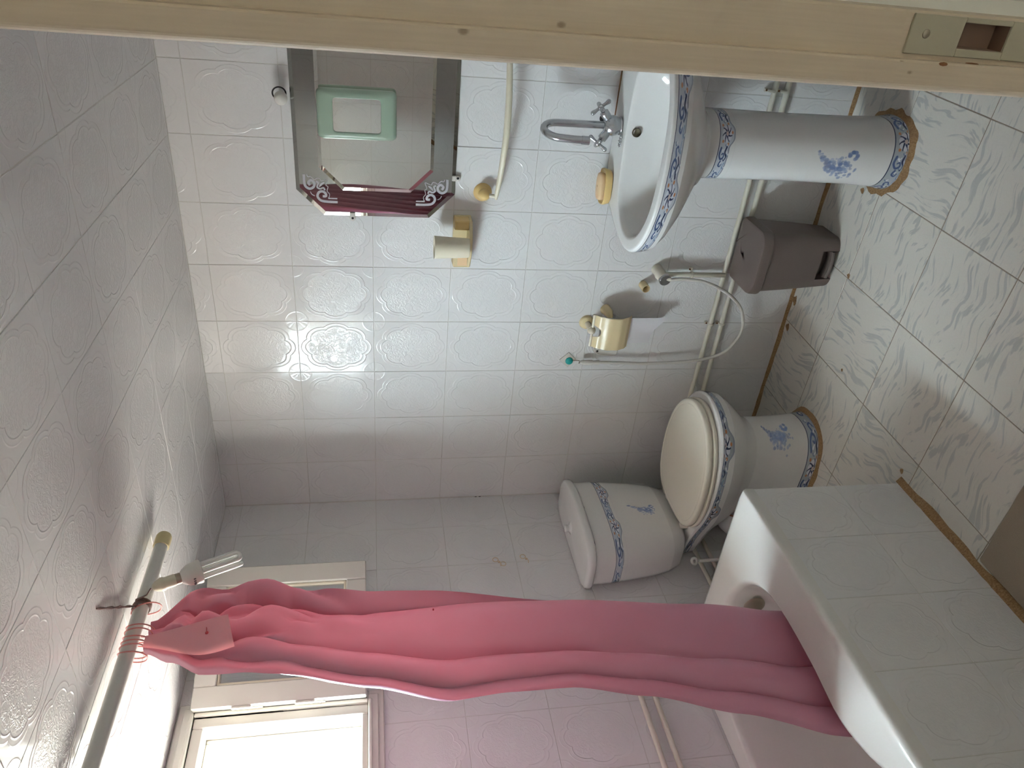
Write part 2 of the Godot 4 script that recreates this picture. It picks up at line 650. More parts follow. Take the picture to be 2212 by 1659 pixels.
func minus(r: Rect2, holes: Array) -> Array:
	var left := [r]
	for h in holes:
		var nxt := []
		for q in left:
			if not q.intersects(h):
				nxt.append(q)
				continue
			var c: Rect2 = q.intersection(h)
			if c.position.y > q.position.y + 0.003:
				nxt.append(Rect2(q.position, Vector2(q.size.x, c.position.y - q.position.y)))
			if c.end.y < q.end.y - 0.003:
				nxt.append(Rect2(Vector2(q.position.x, c.end.y), Vector2(q.size.x, q.end.y - c.end.y)))
			if c.position.x > q.position.x + 0.003:
				nxt.append(Rect2(Vector2(q.position.x, c.position.y), Vector2(c.position.x - q.position.x, c.size.y)))
			if c.end.x < q.end.x - 0.003:
				nxt.append(Rect2(Vector2(c.end.x, c.position.y), Vector2(q.end.x - c.end.x, c.size.y)))
		left = nxt
	return left


# tiles on a plane: xf maps (u, v, out) to the room; cell = tile size; off = a joint's place; area = what is covered
func lay(parent: Node, xf: Transform3D, cell: Vector2, off: Vector2, area: Rect2, holes: Array, mats: Array, joint := 0.0013, wobble := 0.0016, random_uv := false) -> void:
	var u0 := int(floor((area.position.x - off.x) / cell.x + 0.001))
	var v0 := int(floor((area.position.y - off.y) / cell.y + 0.001))
	var i := u0
	while off.x + i * cell.x < area.end.x - 0.004:
		var j := v0
		while off.y + j * cell.y < area.end.y - 0.004:
			var full := Rect2(off.x + i * cell.x, off.y + j * cell.y, cell.x, cell.y)
			var shown := full.intersection(area)
			if shown.size.x > 0.004 and shown.size.y > 0.004:
				for q in minus(shown, holes):
					if q.size.x < 0.008 or q.size.y < 0.008:
						continue
					var uvr := Rect2((q.position - full.position) / full.size, q.size / full.size)
					var turn := 0.0
					if random_uv:
						uvr = Rect2(Vector2(tile_rng.randi() % 4, tile_rng.randi() % 4) * 0.13 + uvr.position * 0.55, uvr.size * 0.55)
						turn = PI / 2 if (i * 7 + j * 3 + (i * j) % 3) % 2 == 0 else 0.0
					var sz: Vector2 = q.size - Vector2(joint, joint)
					var o := MeshInstance3D.new()
					o.name = "tile"
					if turn != 0.0 and absf(sz.x - sz.y) > 0.001:
						turn = 0.0
					o.mesh = tile_mesh(snappedf(sz.x, 0.0005), snappedf(sz.y, 0.0005), uvr)
					o.material_override = mats[tile_rng.randi() % mats.size()]
					var c: Vector2 = q.get_center()
					var t := Transform3D(Basis.from_euler(Vector3(tile_rng.randfn(0, wobble), tile_rng.randfn(0, wobble), turn)), Vector3(c.x, c.y, tile_rng.randf_range(-0.0003, 0.0003)))
					parent.add_child(o, true)
					o.transform = xf * t
			j += 1
		i += 1


func plane(ux: Vector3, uy: Vector3, o: Vector3) -> Transform3D:
	return Transform3D(Basis(ux, uy, ux.cross(uy)), o)


# ---------------------------------------------------------------- scene
func _ready() -> void:
	# camera: a phone held upright and its picture stored on its side
	var yaw := 0.5750
	var pitch := -0.18359
	var roll := -0.01228
	var r := Basis(Vector3.UP, yaw) * Basis(Vector3.RIGHT, pitch) * Basis(Vector3.BACK, roll)
	var cam := Camera3D.new()
	cam.name = "camera"
	cam.transform = Transform3D(Basis(-r.y, r.x, r.z), Vector3(2.0171, 1.5199, 2.2738))
	cam.fov = rad_to_deg(2.0 * atan(829.5 / 1608.4))
	cam.near = 0.02
	cam.far = 200.0
	add_child(cam)
	cam.current = true

	# daylight: pale blue sky above, sun-warmed town and ground below the skyline
	var we := WorldEnvironment.new()
	we.name = "world_environment"
	var e := Environment.new()
	e.background_mode = Environment.BG_SKY
	var sm := ProceduralSkyMaterial.new()
	sm.sky_top_color = Color(0.88, 0.96, 1.0)
	sm.sky_horizon_color = Color(0.475, 0.50, 0.505)
	sm.sky_curve = 0.6
	sm.sky_energy_multiplier = 7.7
	sm.ground_bottom_color = Color(0.90, 0.87, 0.83)
	sm.ground_horizon_color = Color(1.0, 0.975, 0.94)
	sm.ground_energy_multiplier = 3.9
	sm.ground_curve = 0.2
	var sky := Sky.new()
	sky.sky_material = sm
	e.sky = sky
	e.tonemap_mode = Environment.TONE_MAPPER_LINEAR
	e.tonemap_exposure = 1.0
	e.sdfgi_enabled = true
	e.ssao_enabled = true
	e.ssil_enabled = true
	we.environment = e
	add_child(we)

	rng.seed = 4
	tile_rng.seed = 12
	make_materials()
	build_shell()
	build_window()
	build_door()
	build_bath()
	build_toilet()
	build_sink()
	build_mirror()
	build_curtain()
	build_lamp()
	build_pipes()
	build_bin()
	build_wall_things()
	build_small_things()


func build_shell() -> void:
	var g := 0.0011
	var T := [M.tile0, M.tile1, M.tile2]
	# north wall: the long tiled wall with mirror and basin
	var w := struct("wall_north", MB.new().slab(Vector3(-0.2, -0.15, -0.2), Vector3(RX + 0.2, RY + 0.15, -g)), M.grout, "long white tiled wall behind basin and mirror", "wall")
	lay(w, plane(Vector3.RIGHT, Vector3.UP, Vector3(0, 0, -g)), Vector2(TW, TH), Vector2(0.0028, 0.0), Rect2(0, 0, RX, RY), [], T)
	# west wall: window wall, opening z 0.93..1.62, y 1.56..2.01
	var hz0 := 0.900
	var hz1 := 1.580
	var hy0 := 1.545
	var hy1 := 2.035
	var b := MB.new()
	b.slab(Vector3(-0.11, -0.15, -0.004), Vector3(-g, RY + 0.15, hz0)).slab(Vector3(-0.11, -0.15, hz1), Vector3(-g, RY + 0.15, RZ + 0.2))
	b.slab(Vector3(-0.11, -0.15, hz0), Vector3(-g, hy0, hz1)).slab(Vector3(-0.11, hy1, hz0), Vector3(-g, RY + 0.15, hz1))
	w = struct("wall_west", b, M.grout, "white tiled window wall behind the toilet and bathtub", "wall")
	lay(w, plane(Vector3.FORWARD, Vector3.UP, Vector3(-g, 0, 0)), Vector2(TW, TH), Vector2(-0.367, 0.0), Rect2(-RZ, 0, RZ, RY), [Rect2(-hz1, hy0, hz1 - hz0, hy1 - hy0)], T)
	# south wall, behind the camera's left, seen in the mirror
	w = struct("wall_south", MB.new().slab(Vector3(-0.2, -0.15, RZ + g), Vector3(RX + 0.085, RY + 0.15, RZ + 0.2)), M.grout, "white tiled wall at the foot of the bathtub, seen in the mirror", "wall")
	lay(w, plane(Vector3.LEFT, Vector3.UP, Vector3(0, 0, RZ + g)), Vector2(TW, TH), Vector2(-0.0028, 0.0), Rect2(-RX, 0, RX, RY), [], T)
	# east wall with the doorway z 1.51..2.45
	b = MB.new()
	b.slab(Vector3(RX + g, -0.15, -0.004), Vector3(RX + 0.085, RY + 0.15, 1.512)).slab(Vector3(RX + g, -0.15, 2.452), Vector3(RX + 0.085, RY + 0.15, RZ + 0.004)).slab(Vector3(RX + g, 2.02, 1.512), Vector3(RX + 0.085, RY + 0.15, 2.452))
	w = struct("wall_east", b, M.grout, "white tiled wall with the doorway, beside the basin", "wall")
	lay(w, plane(Vector3.BACK, Vector3.UP, Vector3(RX + g, 0, 0)), Vector2(TW, TH), Vector2(0.0028, 0.0), Rect2(0, 0, RZ, RY), [Rect2(1.512, -0.1, 0.94, 2.12)], T)
	# ceiling, tiled like the walls
	w = struct("ceiling", MB.new().slab(Vector3(-0.2, RY + g, -0.2), Vector3(RX + 0.085, RY + 0.15, RZ + 0.2)), M.grout, "white tiled ceiling of the bathroom", "ceiling")
	var cx := Vector3(1, 0, 0.0).rotated(Vector3.UP, 0.0)
	lay(w, plane(cx, Vector3.BACK, Vector3(0, RY + g, 0)), Vector2(TW, TH), Vector2(0.0, 0.012), Rect2(0, 0, RX, RZ), [], T)
	# floor: marble tiles of 29.5 cm, laid a little askew
	w = struct("floor", MB.new().slab(Vector3(-0.2, -0.2, -0.2), Vector3(RX + 0.1, -g, RZ + 0.2)), M.floor_grout, "floor of square grey-veined marble tiles", "floor")
	var ang := -0.036
	var fx := Vector3(1, 0, 0).rotated(Vector3.UP, ang)
	var fz := Vector3(0, 0, 1).rotated(Vector3.UP, ang)
	lay(w, plane(fx, -fz, Vector3(1.392, -g, 0.565)), Vector2(0.2945, 0.2945), Vector2(0, 0), Rect2(-1.45, -2.06, 2.0, 2.65), [], [M.marble], 0.0026, 0.0008, true)
	for q in [[0.800, 0.030, 0.016, 0.010], [0.905, 0.022, 0.020, 0.008], [0.838, 0.395, 0.006, 0.006], [1.400, 0.272, 0.014, 0.018], [0.735, 0.792, 0.010, 0.008], [1.115, 0.262, 0.006, 0.010], [1.372, 0.185, 0.008, 0.013]]:
		var st := []
		var so := []
		for i in 18:
			var a := TAU * i / 18.0
			st.append(Vector3(q[0] + cos(a) * q[2] * 0.25, 0.0, q[1] + sin(a) * q[3] * 0.25))
			so.append(Vector3(cos(a) * q[2] / q[3], 0, sin(a)).normalized())
		obj("stain", fillet(st, so, minf(q[2], q[3]) * 0.5, maxf(q[2], q[3]), 0.0009, true).cap(st.map(func(v: Vector3) -> Vector3: return v + Vector3.UP * 0.0009), Vector3.UP), M.bed, w)
	# mortar bead along the foot of the north and west walls
	var k := 1
	for seg in [[Vector3(0.0, 0.0, 0.0), Vector3(RX, 0.0, 0.0), Vector3.BACK], [Vector3(0.0, 0, 0.80), Vector3(0.0, 0, 0.0), Vector3.RIGHT]]:
		var inner := []
		var outw := []
		for i in 90:
			inner.append(seg[0].lerp(seg[1], i / 89.0))
			outw.append(seg[2])
		struct("trim_%d" % k, fillet(inner, outw, 0.008, 0.018, 0.009, false), M.bed, ["stained brown mortar line along the foot of the basin wall", "stained brown mortar line along the foot of the window wall"][k - 1], "trim")
		k += 1
	# hallway outside the door, where the camera stands
	b = MB.new()
	b.slab(Vector3(RX + 0.085, -0.2, 0.4), Vector3(3.4, -0.004, 3.6))
	struct("floor_hall", b, M.hall_floor, "plain hallway floor outside the bathroom door", "floor")
	b = MB.new()
	b.slab(Vector3(RX + 0.085, 2.45, 0.4), Vector3(3.4, 2.6, 3.6))
	struct("ceiling_hall", b, M.plaster, "plain hallway ceiling outside the bathroom door", "ceiling")
	b = MB.new()
	b.slab(Vector3(3.3, -0.2, 0.4), Vector3(3.4, 2.6, 3.6))
	struct("wall_hall_east", b, M.plaster, "plain plastered hallway wall opposite the bathroom door", "wall")
	b = MB.new()
	b.slab(Vector3(RX + 0.085, -0.2, 0.3), Vector3(3.4, 2.6, 0.4))
	struct("wall_hall_north", b, M.plaster, "plain plastered end wall of the hallway", "wall")
	b = MB.new()
	b.slab(Vector3(RX + 0.085, -0.2, 3.6), Vector3(3.4, 2.6, 3.7)).slab(Vector3(RX, -0.2, RZ + 0.2), Vector3(RX + 0.085, 1.0, 3.7)).slab(Vector3(RX, 1.0, RZ + 0.2), Vector3(RX + 0.085, 2.1, 3.15)).slab(Vector3(RX, 1.0, 3.5), Vector3(RX + 0.085, 2.1, 3.7)).slab(Vector3(RX, 2.1, RZ + 0.2), Vector3(RX + 0.085, 2.6, 3.7)).slab(Vector3(RX, RY + 0.15, 0.3), Vector3(RX + 0.085, 2.6, 3.7))
	struct("wall_hall_south", b, M.plaster, "plastered hallway wall with a window, behind the camera", "wall")


func build_window() -> void:
	# frame in the opening, moulded casing on the room side
	var f := Node3D.new()
	f.name = "window_1"
	f.set_meta("kind", "structure")
	tag(f, "white painted window frame, open to bright daylight above the bathtub", "window")
	add_child(f)
	var z0 := 0.902
	var z1 := 1.578
	var y0 := 1.547
	var y1 := 2.033
	var d := 0.032
	var b := MB.new()
	for q in [[Vector3(-0.035, (y0 + y1) / 2, z0 + d / 2), Vector3(0.09, y1 - y0, d)], [Vector3(-0.035, (y0 + y1) / 2, z1 - d / 2), Vector3(0.09, y1 - y0, d)], [Vector3(-0.035, y0 + d * 0.3, (z0 + z1) / 2), Vector3(0.088, d * 0.6, z1 - z0 - 2 * d)], [Vector3(-0.035, y1 - d / 2, (z0 + z1) / 2), Vector3(0.088, d, z1 - z0 - 2 * d)]]:
		b.box(q[0], q[1], 0.003)
	# inner rebate towards the outside
	for q in [[Vector3(-0.064, (y0 + y1) / 2 - d * 0.2, z0 + d + 0.006), Vector3(0.03, y1 - y0 - d * 1.6 - 0.001, 0.012)], [Vector3(-0.064, (y0 + y1) / 2 - d * 0.2, z1 - d - 0.006), Vector3(0.03, y1 - y0 - d * 1.6 - 0.001, 0.012)], [Vector3(-0.064, y0 + d * 0.6 + 0.006, (z0 + z1) / 2), Vector3(0.029, 0.012, z1 - z0 - 2 * d - 0.024)], [Vector3(-0.064, y1 - d - 0.006, (z0 + z1) / 2), Vector3(0.029, 0.012, z1 - z0 - 2 * d - 0.024)]]:
		b.box(q[0], q[1], 0.002)
	obj("window_frame", b, M.window_paint, f)
	# casing: stepped moulding round the opening
	b = MB.new()
	for st in [[0.0, 0.046, 0.010], [0.0005, 0.030, 0.016], [0.001, 0.012, 0.021]]:
		var w: float = st[1]
		var x: float = st[2]
		b.box(Vector3(x / 2, y0 - w / 2, (z0 + z1) / 2), Vector3(x, w, z1 - z0 + 2 * w), 0.003)
		b.box(Vector3(x / 2, (y0 + y1) / 2, z1 + w / 2), Vector3(x, y1 - y0, w), 0.003)
		b.box(Vector3(x / 2, (y0 + y1) / 2, z0 - w / 2), Vector3(x, y1 - y0, w), 0.003)
		b.box(Vector3(x / 2, y1 + w / 2, (z0 + z1) / 2), Vector3(x, w, z1 - z0 + 2 * w), 0.003)
	obj("casing", b, M.window_paint, f)
	# sash swung inwards on two hinges, its free edge off the wall
	var s := thing("window_sash", "open white window sash with grey glass, swung back behind the curtain", "window sash", Vector3(0.030, y0 + 0.005, 0.893))
	s.rotation.y = PI - 0.335
	var sw := 0.425
	var sh := 0.487
	var th := 0.034
	var rl := 0.062
	# local: x out of the wall, z across; the sash runs along -z
	b = MB.new()
	b.box(Vector3(0, sh / 2, rl / 2), Vector3(th, sh, rl), 0.003).box(Vector3(0, sh / 2, sw - rl / 2), Vector3(th, sh, rl), 0.003)
	b.box(Vector3(0, rl / 2, sw / 2), Vector3(th - 0.0006, rl, sw - 2 * rl), 0.003).box(Vector3(0, sh - rl / 2, sw / 2), Vector3(th - 0.0006, rl, sw - 2 * rl), 0.003)
	obj("sash_frame", b, M.window_paint, s)
	b = MB.new()
	for q in [[Vector3(0, sh / 2, rl + 0.004), Vector3(th * 0.6, sh - 2 * rl, 0.008)], [Vector3(0, sh / 2, sw - rl - 0.004), Vector3(th * 0.6, sh - 2 * rl, 0.008)], [Vector3(0, rl + 0.004, sw / 2), Vector3(th * 0.6, 0.008, sw - 2 * rl)], [Vector3(0, sh - rl - 0.004, sw / 2), Vector3(th * 0.6, 0.008, sw - 2 * rl)]]:
		b.box(q[0], q[1], 0.002)
	obj("glazing_bead", b, M.cream_pale, s)
	b = MB.new()
	b.box(Vector3(0, sh / 2, sw / 2), Vector3(0.004, sh - 2 * rl, sw - 2 * rl), 0.0005)
	obj("pane", b, M.glass, s)
	for hy in [0.16, 0.335]:
		var hinge := obj("hinge", MB.new().box(Vector3(0.006, hy, -0.002), Vector3(0.022, 0.085, 0.003), 0.001).box(Vector3(-0.014, hy + 0.015, -0.004), Vector3(0.012, 0.055, 0.008), 0.002), M.window_paint, s)
		for k in 3:
			var sb := MB.new()
			sb.lathe([[0.0, 0.003], [0.003, 0.0025], [0.0035, 0.0]], 10, Vector3(0.010, hy - 0.028 + k * 0.028, -0.0035), Basis(Vector3.RIGHT, -PI / 2))
			obj("screw", sb, M.window_paint, hinge)


func build_door() -> void:
	# door frame: rebated jambs, head; the camera stands in the doorway
	var f := Node3D.new()
	f.name = "door_1"
	f.set_meta("kind", "structure")
	tag(f, "beige painted wooden door frame close to the camera, with a strike plate", "door frame")
	add_child(f)
	var z := 1.55
	var b := MB.new()
	# jamb profile in (x, z): stop on the room side, rebate on the hall side
	var prof := [Vector2(1.900, 1.512), Vector2(1.900, 1.5550), Vector2(1.90030, 1.5572), Vector2(1.90115, 1.5592), Vector2(1.90250, 1.5610), Vector2(1.90430, 1.5622), Vector2(1.90640, 1.5629), Vector2(1.9085, 1.563), Vector2(1.9265, 1.563), Vector2(1.9285, 1.5612), Vector2(1.9285, z), Vector2(1.9685, z), Vector2(1.9710, 1.5475), Vector2(1.9710, 1.512)]
	var lo := []
	for lv in [0.0, 2.02]:
		var row := PackedVector3Array()
		for p in prof:
			row.append(Vector3(p.x, lv, p.y))
		lo.append(row)
	for k in prof.size() - 1:
		var a0: Vector3 = lo[0][k]
		var a1: Vector3 = lo[0][k + 1]
		var b1: Vector3 = lo[1][k + 1]
		var b0: Vector3 = lo[1][k]
		var u0 := k * 0.22
		var u1 := u0 + (a1 - a0).length() * 6.0
		if absf(a0.z - z) < 1e-5 and absf(a1.z - z) < 1e-5:
			# rebate face, cut out round the latch pocket
			for q in [[a0.x, 0.0, a1.x, 0.893], [a0.x, 0.946, a1.x, 2.02], [a0.x, 0.893, 1.9405, 0.946], [1.9640, 0.893, a1.x, 0.946]]:
				var um := func(x: float, y: float) -> Vector2: return Vector2(lerpf(u0, u1, (x - a0.x) / (a1.x - a0.x)), y / 2.02 * 2.0)
				b.face([Vector3(q[0], q[1], z), Vector3(q[2], q[1], z), Vector3(q[2], q[3], z), Vector3(q[0], q[3], z)], [um.call(q[0], q[1]), um.call(q[2], q[1]), um.call(q[2], q[3]), um.call(q[0], q[3])])
			continue
		b.face([a1, a0, b0, b1], [Vector2(u1, 0), Vector2(u0, 0), Vector2(u0, 2.0), Vector2(u1, 2.0)])
	b.cap(lo[1], Vector3.UP)
	obj("jamb", b, M.paint, f)
	# the other jamb and the head
	b = MB.new()
	b.box(Vector3(1.9355, 1.0, 2.431), Vector3(0.071, 2.0, 0.04), 0.003).box(Vector3(1.914, 1.0, 2.408), Vector3(0.028, 2.0, 0.013), 0.002)
	obj("jamb", b, M.paint, f)
	b = MB.new()
	b.box(Vector3(1.9355, 1.999, 1.98), Vector3(0.071, 0.04, 0.94), 0.003).box(Vector3(1.914, 1.973, 1.98), Vector3(0.028, 0.013, 0.87), 0.002)
	obj("head", b, M.paint, f)
	# strike plate with its latch pocket, painted over
	var pl := Node3D.new()
	pl.name = "strike_plate"
	f.add_child(pl)
	b = MB.new()
	var t := z + 0.0012
	var px0 := 1.9330
	var px1 := 1.9688
	var hx0 := 1.9405
	var hx1 := 1.9640
	var hy0 := 0.893
	var hy1 := 0.946
	for q in [[px0, 0.86, px1, hy0], [px0, hy1, px1, 1.003], [px0, hy0, hx0, hy1], [hx1, hy0, px1, hy1]]:
		b.box(Vector3((q[0] + q[2]) / 2, (q[1] + q[3]) / 2, t), Vector3(q[2] - q[0], q[3] - q[1], 0.003), 0.0006)
	obj("plate", b, M.steel_paint, pl)
	b = MB.new()
	var zi := z - 0.020
	b.face([Vector3(hx0, hy0, zi), Vector3(hx1, hy0, zi), Vector3(hx1, hy1, zi), Vector3(hx0, hy1, zi)])
	b.face([Vector3(hx0, hy0, z), Vector3(hx1, hy0, z), Vector3(hx1, hy0, zi), Vector3(hx0, hy0, zi)])
	b.face([Vector3(hx0, hy1, zi), Vector3(hx1, hy1, zi), Vector3(hx1, hy1, z), Vector3(hx0, hy1, z)])
	b.face([Vector3(hx0, hy0, z), Vector3(hx0, hy0, zi), Vector3(hx0, hy1, zi), Vector3(hx0, hy1, z)])
	b.face([Vector3(hx1, hy0, zi), Vector3(hx1, hy0, z), Vector3(hx1, hy1, z), Vector3(hx1, hy1, zi)])
	obj("latch_pocket", b, M.dark_hole, pl)
	b = MB.new()
	b.lathe([[0.0, 0.0012], [0.0036, 0.001], [0.0042, 0.0]], 12, Vector3(1.9515, 0.985, t + 0.0016), Basis(Vector3.RIGHT, PI / 2))
	obj("screw", b, M.dull, pl)
	# scars on the stop: a rust chip and worn wood
	b = MB.new()
	b.ball(Vector3(1.9270, 0.962, 1.5625), Vector3(0.0020, 0.0052, 0.0016), 8)
	obj("paint_chip", b, M.rust, f)
	b = MB.new()
	b.ball(Vector3(1.9284, 0.925, 1.556), Vector3(0.0012, 0.008, 0.004), 8)
	obj("paint_chip", b, M.rust, f)


# closed outline sampled by angle round (cx, cz); pts in (x, z)
func by_angle(pts: Array, cx: float, cz: float, n: int) -> Array:
	var out := []
	var m := pts.size()
	for k in n:
		var a := TAU * k / n
		var d := Vector2(cos(a), sin(a))
		var best := 0.0
		for i in m:
			var p: Vector2 = pts[i] - Vector2(cx, cz)
			var q: Vector2 = pts[(i + 1) % m] - Vector2(cx, cz)
			var den := d.cross(q - p)
			if absf(den) < 1e-9:
				continue
			var t := p.cross(q - p) / den
			var s := p.cross(d) / den
			if t > 0.0 and s >= -1e-6 and s <= 1.000001:
				best = maxf(best, t)
		out.append(best)
	return out


func ring(rad: Array, cx: float, cz: float, y: float, sx := 1.0, sz := 1.0, ox := 0.0, oz := 0.0) -> PackedVector3Array:
	var r := PackedVector3Array()
	for k in rad.size():
		var a := TAU * k / rad.size()
		r.append(Vector3(cx + ox + cos(a) * rad[k] * sx, y, cz + oz + sin(a) * rad[k] * sz))
	return r


func ellipse(n: int, ax: float, az: float, p := 2.0) -> Array:
	var out := []
	for k in n:
		var a := TAU * k / n
		out.append(1.0 / pow(pow(absf(cos(a)) / ax, p) + pow(absf(sin(a)) / az, p), 1.0 / p))
	return out


func build_bath() -> void:
	var t := thing("bathtub", "white enamel bathtub boxed in with tiled panel, under the pink curtain", "bathtub", Vector3(0, 0, 0))
	var y := 0.505
	var zA := 0.802
	var zB := RZ - 0.003
	var xo := 0.712
	var n := 120
	var cx := 0.34
	var cz := 1.66
	# rim outline: rounded rectangle; basin mouth with rounded head end and arm-rest swell
	var rect := []
	var rr := 0.022
	for q in [[xo - rr, zA + rr, -PI / 2], [xo - rr, zB - rr, 0.0], [0.005 + rr, zB - rr, PI / 2], [0.005 + rr, zA + rr, PI]]:
		for k in 6:
			var a: float = q[2] + PI / 2 * k / 5.0
			rect.append(Vector2(q[0] + cos(a) * rr, q[1] + sin(a) * rr))
	var mouth: Array = curve([Vector2(0.37, 0.915), Vector2(0.47, 0.95), Vector2(0.545, 1.04), Vector2(0.568, 1.16), Vector2(0.562, 1.32), Vector2(0.548, 1.42), Vector2(0.572, 1.52), Vector2(0.615, 1.62), Vector2(0.63, 1.8), Vector2(0.62, 2.2), Vector2(0.54, 2.42), Vector2(0.34, 2.46), Vector2(0.14, 2.42), Vector2(0.075, 2.2), Vector2(0.07, 1.6), Vector2(0.085, 1.2), Vector2(0.14, 1.02), Vector2(0.25, 0.93)], 6, true)
	# add samples near the narrow ends: sample by angle in a squeezed space so that the ends get as many points
	var sq := 2.1
	var sqz := func(p: Vector2) -> Vector2: return Vector2(p.x, cz + (p.y - cz) / sq)
	var ro := by_angle(rect.map(sqz), cx, cz, n)
	var rm := by_angle(mouth.map(sqz), cx, cz, n)
	var R := func(rad: Array, yy: float, grow: float, k := 1.0) -> PackedVector3Array:
		var out := PackedVector3Array()
		for i in n:
			var a := TAU * i / n
			var p := Vector2(cos(a) * rad[i] * k, sin(a) * rad[i] * k * sq)
			var l := p.length()
			p *= (l + grow) / l
			out.append(Vector3(cx + p.x, yy, cz + p.y))
		return out
	var rows := [R.call(ro, y - 0.035, 0.0), R.call(ro, y - 0.012, 0.001), R.call(ro, y - 0.003, -0.004), R.call(ro, y, -0.014), R.call(ro, y + 0.001, -0.03), R.call(rm, y - 0.001, 0.022), R.call(rm, y - 0.006, 0.008), R.call(rm, y - 0.022, -0.002), R.call(rm, y - 0.10, -0.016), R.call(rm, y - 0.24, -0.034), R.call(rm, y - 0.33, -0.055), R.call(rm, y - 0.37, -0.10), R.call(rm, y - 0.385, -0.17), R.call(rm, y - 0.39, 0.0, 0.25), R.call(rm, y - 0.39, 0.0, 0.02)]
	obj("tub", MB.new().grid(rows, true), M.enamel, t)
	# outside skirt to close the shell under the rim
	var b := MB.new()
	b.slab(Vector3(0.010, 0.005, zA + 0.008), Vector3(0.690, y - 0.03, zA + 0.03))
	obj("end_wall", b, M.grout, t)
	# overflow fitting on the head slope
	b = MB.new()
	b.lathe([[0.0, 0.008], [0.022, 0.007], [0.030, 0.003], [0.032, 0.0]], 24, Vector3(0.37, 0.432, 0.9395), Basis(Vector3.RIGHT, PI / 2 * 0.95))
	obj("overflow_plate", b, M.dull, t)
	# tiled front panel
	var pan := obj("front_panel", MB.new().slab(Vector3(0.690, 0.0, zA + 0.006), Vector3(0.7030, y - 0.034, zB)), M.grout, t)
	lay(pan, plane(Vector3.FORWARD, Vector3.UP, Vector3(0.7030, 0, 0)), Vector2(0.2, TH), Vector2(-zA - 0.006, -0.036), Rect2(-zB, 0.0, zB - zA - 0.006, y - 0.035), [], [M.tile0, M.tile1, M.tile2])
	lay(pan, plane(Vector3.LEFT, Vector3.UP, Vector3(0, 0, zA + 0.008)), Vector2(0.2, TH), Vector2(-0.7, -0.036), Rect2(-0.7, 0.0, 0.69, y - 0.035), [], [M.tile0, M.tile1])
	# rough mortar bead along its foot
	var inner := []
	var outw := []
	for k in 90:
		inner.append(Vector3(0.704, 0.0, lerpf(zA - 0.002, zB, k / 89.0)))
		outw.append(Vector3.RIGHT)
	obj("mortar_bead", fillet(inner, outw, 0.014, 0.026, 0.012, false), M.bed, t)
	# chipped joint under the rim
	for q in [[0.868, 0.4655], [1.155, 0.466], [1.172, 0.463], [1.225, 0.464], [1.02, 0.467]]:
		obj("joint_chip", MB.new().ball(Vector3(0.7016, q[1], q[0]), Vector3(0.0012, 0.0016, 0.006), 8), M.soot, t)


